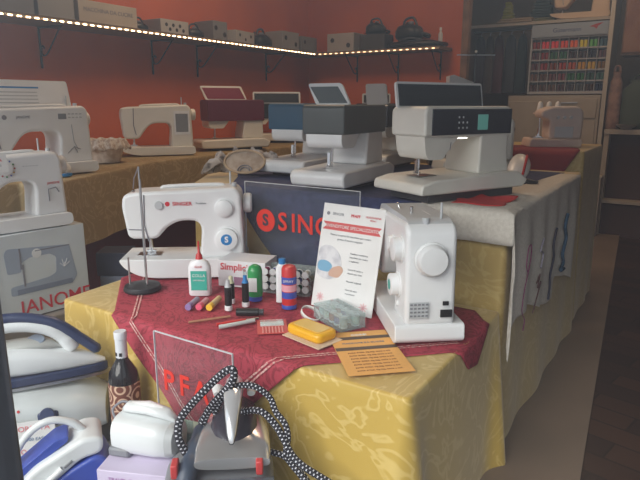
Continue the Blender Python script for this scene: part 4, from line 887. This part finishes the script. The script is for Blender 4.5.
# lace basket
t=thing('lace_basket','round basket lined with white lace beside the free arm machine, counter','basket',(-2.47,1.86,.7225),0); t.scale=(1.25,1.25,1.7)
lathe('bowl',[(.05,0),(.055,.004),(.072,.05),(.074,.058),(.070,.058),(.066,.050),(.048,.008),(0,.007)],M('basket_weave',(.60,.50,.42),.8,c2=(.75,.66,.58),scale=60),t,n=28)
bm=bmesh.new(); prev=None
for i in range(73):
    a=2*PI*i/72; row=[]
    for j in range(5): q=.060+.009*j; row.append(bm.verts.new(((q+.003*math.sin(12*a)*j/2)*math.cos(a),(q+.003*math.sin(12*a)*j/2)*math.sin(a),.060+.008*math.sin(j*.9)-.004*j*(j>2)+.003*math.sin(12*a+1)*j/3)))
    if prev:
        for j in range(4): bm.faces.new((prev[j],prev[j+1],row[j+1],row[j]))
    prev=row
q=fin('lace_edge',bm,M('lace_white',(.66,.60,.54),.8,c2=(.45,.36,.30),scale=90,lo=.45,hi=.55),t); q.modifiers.new('solid','SOLIDIFY').thickness=.0015
# lamp-white round thing inside the first machine's throat
t=thing('thread_ball','white ball of yarn on a blue ring in the throat of the far left machine','yarn',(-2.115,1.385,.722)); lathe('ball',[(0,.004),(.02,.006),(.030,.018),(.032,.03),(.028,.045),(.016,.055),(0,.057)],WHITE,t,n=24); lathe('blue_ring',[(.026,.0),(.034,.004),(.034,.012),(.028,.014)],BLUEI,t,n=24)
bpy.data.objects.remove(t) if False else None
# boxes under the counter, between carton stand and low table
for (lb,w,h,z,m_) in (('grey blue carton standing on floor between the printed carton and low table',.10,.36,.0,M('grey_blue_card',(.16,.19,.26),.7)),('navy carton stacked on the grey blue one beside the printed carton',.12,.09,.362,M('navy_card',(.02,.025,.05),.6))):
    tag(box('carton',(w,.12,h),(-1.86,1.41,z),m_,None,.002,(0,0,R(36))),lb,'carton')
# ------------------------------------------------------------------ back room on the right
YB=5.15
hs=thing('high_shelf','pale edged high shelf above the thread rack in the back room','shelf',(-1.225,YB,1.625)); box('board',(1.10,.36,.022),(0,.05,0),CREAM,hs)
for x in (-.545,): box('upright',(.022,.36,1.60),(x,.05,-1.60 if x<0 else -1.625),M('dim_wood_upright',(.10,.06,.04),.6) if x<0 else CREAM,hs)
cp_=thing('tall_side_panel','tall cream side panel right of the thread rack','panel',(-.650,YB-.02,.0)); box('panel',(.022,.34,2.5),(0,0,0),CREAM,cp_,.002); box('edge_trim',(.03,.012,2.5),(0,-.176,0),M('pale_trim',(.50,.44,.36),.5),cp_)
# cabinet
t=thing('cream_cabinet','cream drawer cabinet below the thread rack','cabinet',(-1.03,YB+.02,0)); box('carcass',(.70,.32,1.075),(0,0,0),CREAM,t,.003)
for i,(z,h) in enumerate(((.90,.15),(.60,.28),(.30,.28),(.04,.24))):
    d=box('drawer',(.40,.012,h),(.13,-.166,z),CREAM,t,.003); box('handle',(.12,.01,.010),(0,-.010,h*.75),STEEL,d,.002)
box('door',(.26,.012,.98),(-.21,-.166,.05),CREAM,t,.003)
# thread rack
t=thing('thread_display','white display rack with rows of coloured thread and a printed header','display rack',(-.948,YB-.10,1.085)); RK=t
WR=M('rack_white',(.46,.45,.46),.5)
box('back_panel',(.56,.01,.53),(0,.075,0),WR,t); 
for x in (-.28,.28): box('side',(.010,.11,.53),(x,.02,0),WR,t)
box('bottom',(.56,.11,.012),(0,.02,0),WR,t)
for j in range(6): box('shelf',(.55,.10,.006),(0,.02,.012+.082*j),WR,t)
for i in range(1,8): box('divider',(.004,.095,.41),(-.28+.07*i,.02,.014),WR,t)
hd=box('header',(.56,.012,.095),(0,-.035,.435),M('header_blue_grey',(.30,.34,.40),.5),t); text('Gütermann',.045,M('header_navy',(.03,.05,.15),.5),hd,(-.02,-.0065,.045),name='brand_name')
prism('red_bird_mark',[(.14,.06),(.18,.075),(.235,.085),(.20,.062),(.19,.040),(.172,.055)],-.0072,-.0062,M('mark_red',(.40,.05,.05),.6),hd,'y')
ROW=[[(.25,.02,.02),(.80,.06,.08),(.85,.06,.07),(.80,.08,.05),(.85,.14,.04),(.70,.60,.05),(.12,.40,.08),(.05,.12,.16)],
 [(.10,.03,.05),(.28,.03,.04),(.03,.12,.05),(.03,.14,.08),(.05,.03,.04),(.06,.04,.05),(.03,.03,.06),(.12,.06,.08)],
 [(.12,.04,.05),(.30,.03,.04),(.22,.05,.03),(.40,.05,.04),(.45,.08,.03),(.55,.28,.03),(.60,.38,.05),(.25,.14,.05)],
 [(.16,.08,.06),(.12,.06,.05),(.16,.06,.07),(.22,.06,.08),(.03,.14,.06),(.03,.16,.05),(.04,.10,.08),(.05,.14,.12)],
 [(.10,.05,.05),(.12,.07,.06),(.14,.08,.06),(.10,.06,.08),(.08,.08,.10),(.10,.11,.12),(.08,.04,.03),(.02,.03,.08)]]
on=['first','second','third','fourth','fifth','sixth','seventh','eighth']; rn=['top','second','middle','fourth','bottom']
pr=None
for r_ in range(5):
    for i in range(8):
        c=ROW[r_][i]; p=(-.948-.245+.07*i,YB-.112,1.085+.0195+.082*(4-r_)); mm=M('rack_thread_%d_%d'%(r_,i),c,.6)
        t=thing('thread_spool','upright thread spool in %s row of rack, %s column from left'%(rn[r_],on[i]),'thread spool',p,group='thread spools in the display rack')
        for k_ in (-1,1): cyl('thread',.013,.052,mm,t,(k_*.0145,0,.003),n=10)
        box('spool_foot',(.056,.026,.003),(0,0,0),WR,t)
# goods on the high shelf
t,k=classic('sewing_machine','beige sewing machine standing on the high shelf above thread rack',(-.90,YB-.02,1.648),R(4),L=.42,D=.18,H=.26,body=M('warm_beige_plastic',(.60,.44,.30),.5),base=M('warm_beige_plastic',(.6,.4,.3)))
def heap(label,loc,w,d,h,m,rz=0,name='folded_fabric',cat='fabric'):
    t=thing(name,label,cat,loc,R(rz)); n_=max(2,int(h/.022))
    for i in range(n_):
        f_=1-.07*i; box('fold',(w*f_,d*f_,h/n_*.96),(.01*math.sin(i*2.1)*w*4,0,h/n_*i),m,t,min(.009,h/n_*.4),(0,0,R(3*math.sin(i*3))),seg=3)
    return t
heap('folded tan fabric lying along the front of high shelf',(-1.38,YB-.04,1.648),.28,.20,.035,M('tan_fabric',(.30,.22,.13),.85))
heap('folded olive fabric on the high shelf beside the beige machine',(-1.16,YB,1.648),.16,.2,.03,M('olive_fabric',(.12,.12,.05),.85))
heap('stack of yellow green folded cloth standing at back of high shelf',(-1.50,YB+.12,1.648),.12,.10,.20,M('lime_cloth',(.30,.30,.05),.85))
heap('tall stack of dark folded cloth at back of high shelf',(-1.22,YB+.12,1.68),.20,.10,.28,M('dark_teal_cloth',(.04,.06,.06),.85))
# hanging dark garments below the shelf
for i,(x,w,c,l_) in enumerate(((-1.70,.10,(.05,.035,.06),'dark plum'),(-1.62,.08,(.10,.07,.06),'dark brown'),(-1.54,.09,(.09,.02,.025),'dark red'),(-1.44,.10,(.05,.05,.06),'charcoal'),(-1.345,.09,(.03,.045,.05),'dark teal'))):
    t=thing('hanging_garment','%s garment hanging below the high shelf left of the thread rack'%l_,'garment',(x,YB+.05,1.10)); m_=M('garment_'+l_.replace(' ','_'),c,.9)
    loft('garment',[(0,0,0,w*.48,.035,2.5),(.12,0,.0,w*.50,.030,2.5),(.34,0,0,w*.46,.028,2.5),(.44,0,0,w*.38,.025,2.4),(.475,0,0,w*.15,.015,2)],m_,t,axis='z',n=20)
    tube('hook',[(0,0,.47),(0,0,.495),(.012,0,.508),(.0,0,.518),(-.01,0,.51)],.0025,STEEL,t,6,smooth=3)
rl=tag(tube('garment_rail',[(-1.76,YB+.05,1.620-.008),(-1.26,YB+.05,1.620-.008)],.006,STEEL,None,8),'thin metal rail under the high shelf carrying the dark garments','rail')
# right-hand counter and soft goods
t=thing('white_edged_counter','pale edged counter with dark recessed front at far right','counter',(-.17,YB-.05,0))
box('top',(.90,.36,.035),(0,0,.785),CREAM,t,.003); box('upright',(.035,.34,.785),(-.43,0,0),CREAM,t,.002); box('dark_back',(.86,.02,.50),(.0,-.05,.285),M('dark_recess_panel',(.06,.03,.025),.6),t); box('lower_shelf',(.86,.34,.025),(0,0,.26),CREAM,t,.002); box('plinth',(.86,.30,.25),(0,.01,0),M('dark_recess_panel',(.1,.1,.1)),t)
t=thing('small_white_bin','narrow pale bin on floor left of the far right counter','bin',(-.635,4.86,0)); box('bin',(.09,.10,.46),(0,0,0),CREAM,t,.006); box('rim',(.10,.11,.02),(0,0,.46),M('pale_trim',(.5,.4,.3)),t,.004)
bpy.data.objects.remove
def sack(label,loc,w,d,h,m,rz=0,name='fabric_bag'):
    t=thing(name,label,'bag',loc,R(rz)); loft('bag',[(0,0,0,w*.45,d*.45,3),(.03,0,0,w*.5,d*.5,3),(h*.5,0,0,w*.5,d*.48,2.6),(h*.82,0,0,w*.42,d*.36,2.3),(h*.93,0,0,w*.26,d*.2,2),(h,0,0,w*.30,d*.16,2)],m,t,axis='z'); tube('handle',[(-w*.2,0,h*.9),(-w*.15,0,h*1.08),(w*.15,0,h*1.08),(w*.2,0,h*.9)],.008,m,t,8,smooth=4); return t
sack('dark green cloth bag standing on the far right counter',(-.42,YB-.06,.8225),.28,.2,.36,M('dark_green_cloth',(.06,.075,.05),.9))
sack('dusty pink fabric bundle between side panel and dark green bag',(-.585,YB-.12,.8225),.10,.12,.42,M('dusty_pink_fabric',(.34,.20,.15),.9,c2=(.20,.12,.10),scale=12))
t=thing('metal_bowl','shallow shiny metal bowl in front of the green bag','bowl',(-.475,YB-.20,.8225)); lathe('bowl',[(.03,0),(.06,.02),(.075,.035),(.072,.035),(.055,.018),(0,.006)],STEEL,t,n=24); lathe('rim',[(.0745,.034),(.077,.036),(.0745,.038)],CHROME,t,n=24)
t=thing('wall_cabinet','brown wooden wall cabinet above the green bag at far right','cabinet',(-.20,YB+.02,1.36)); box('carcass',(.76,.24,.50),(0,0,0),WOOD,t,.004)
for x in (-.19,.19): d=box('door',(.36,.014,.46),(x,-.127,.02),M('reddish_wood',(.26,.12,.06),.5,c2=(.20,.08,.04),scale=6),t,.003); cyl('knob',.010,.014,STEEL,d,(-.14*(1 if x>0 else -1),-.007,.2),(PI/2,0,0),12)
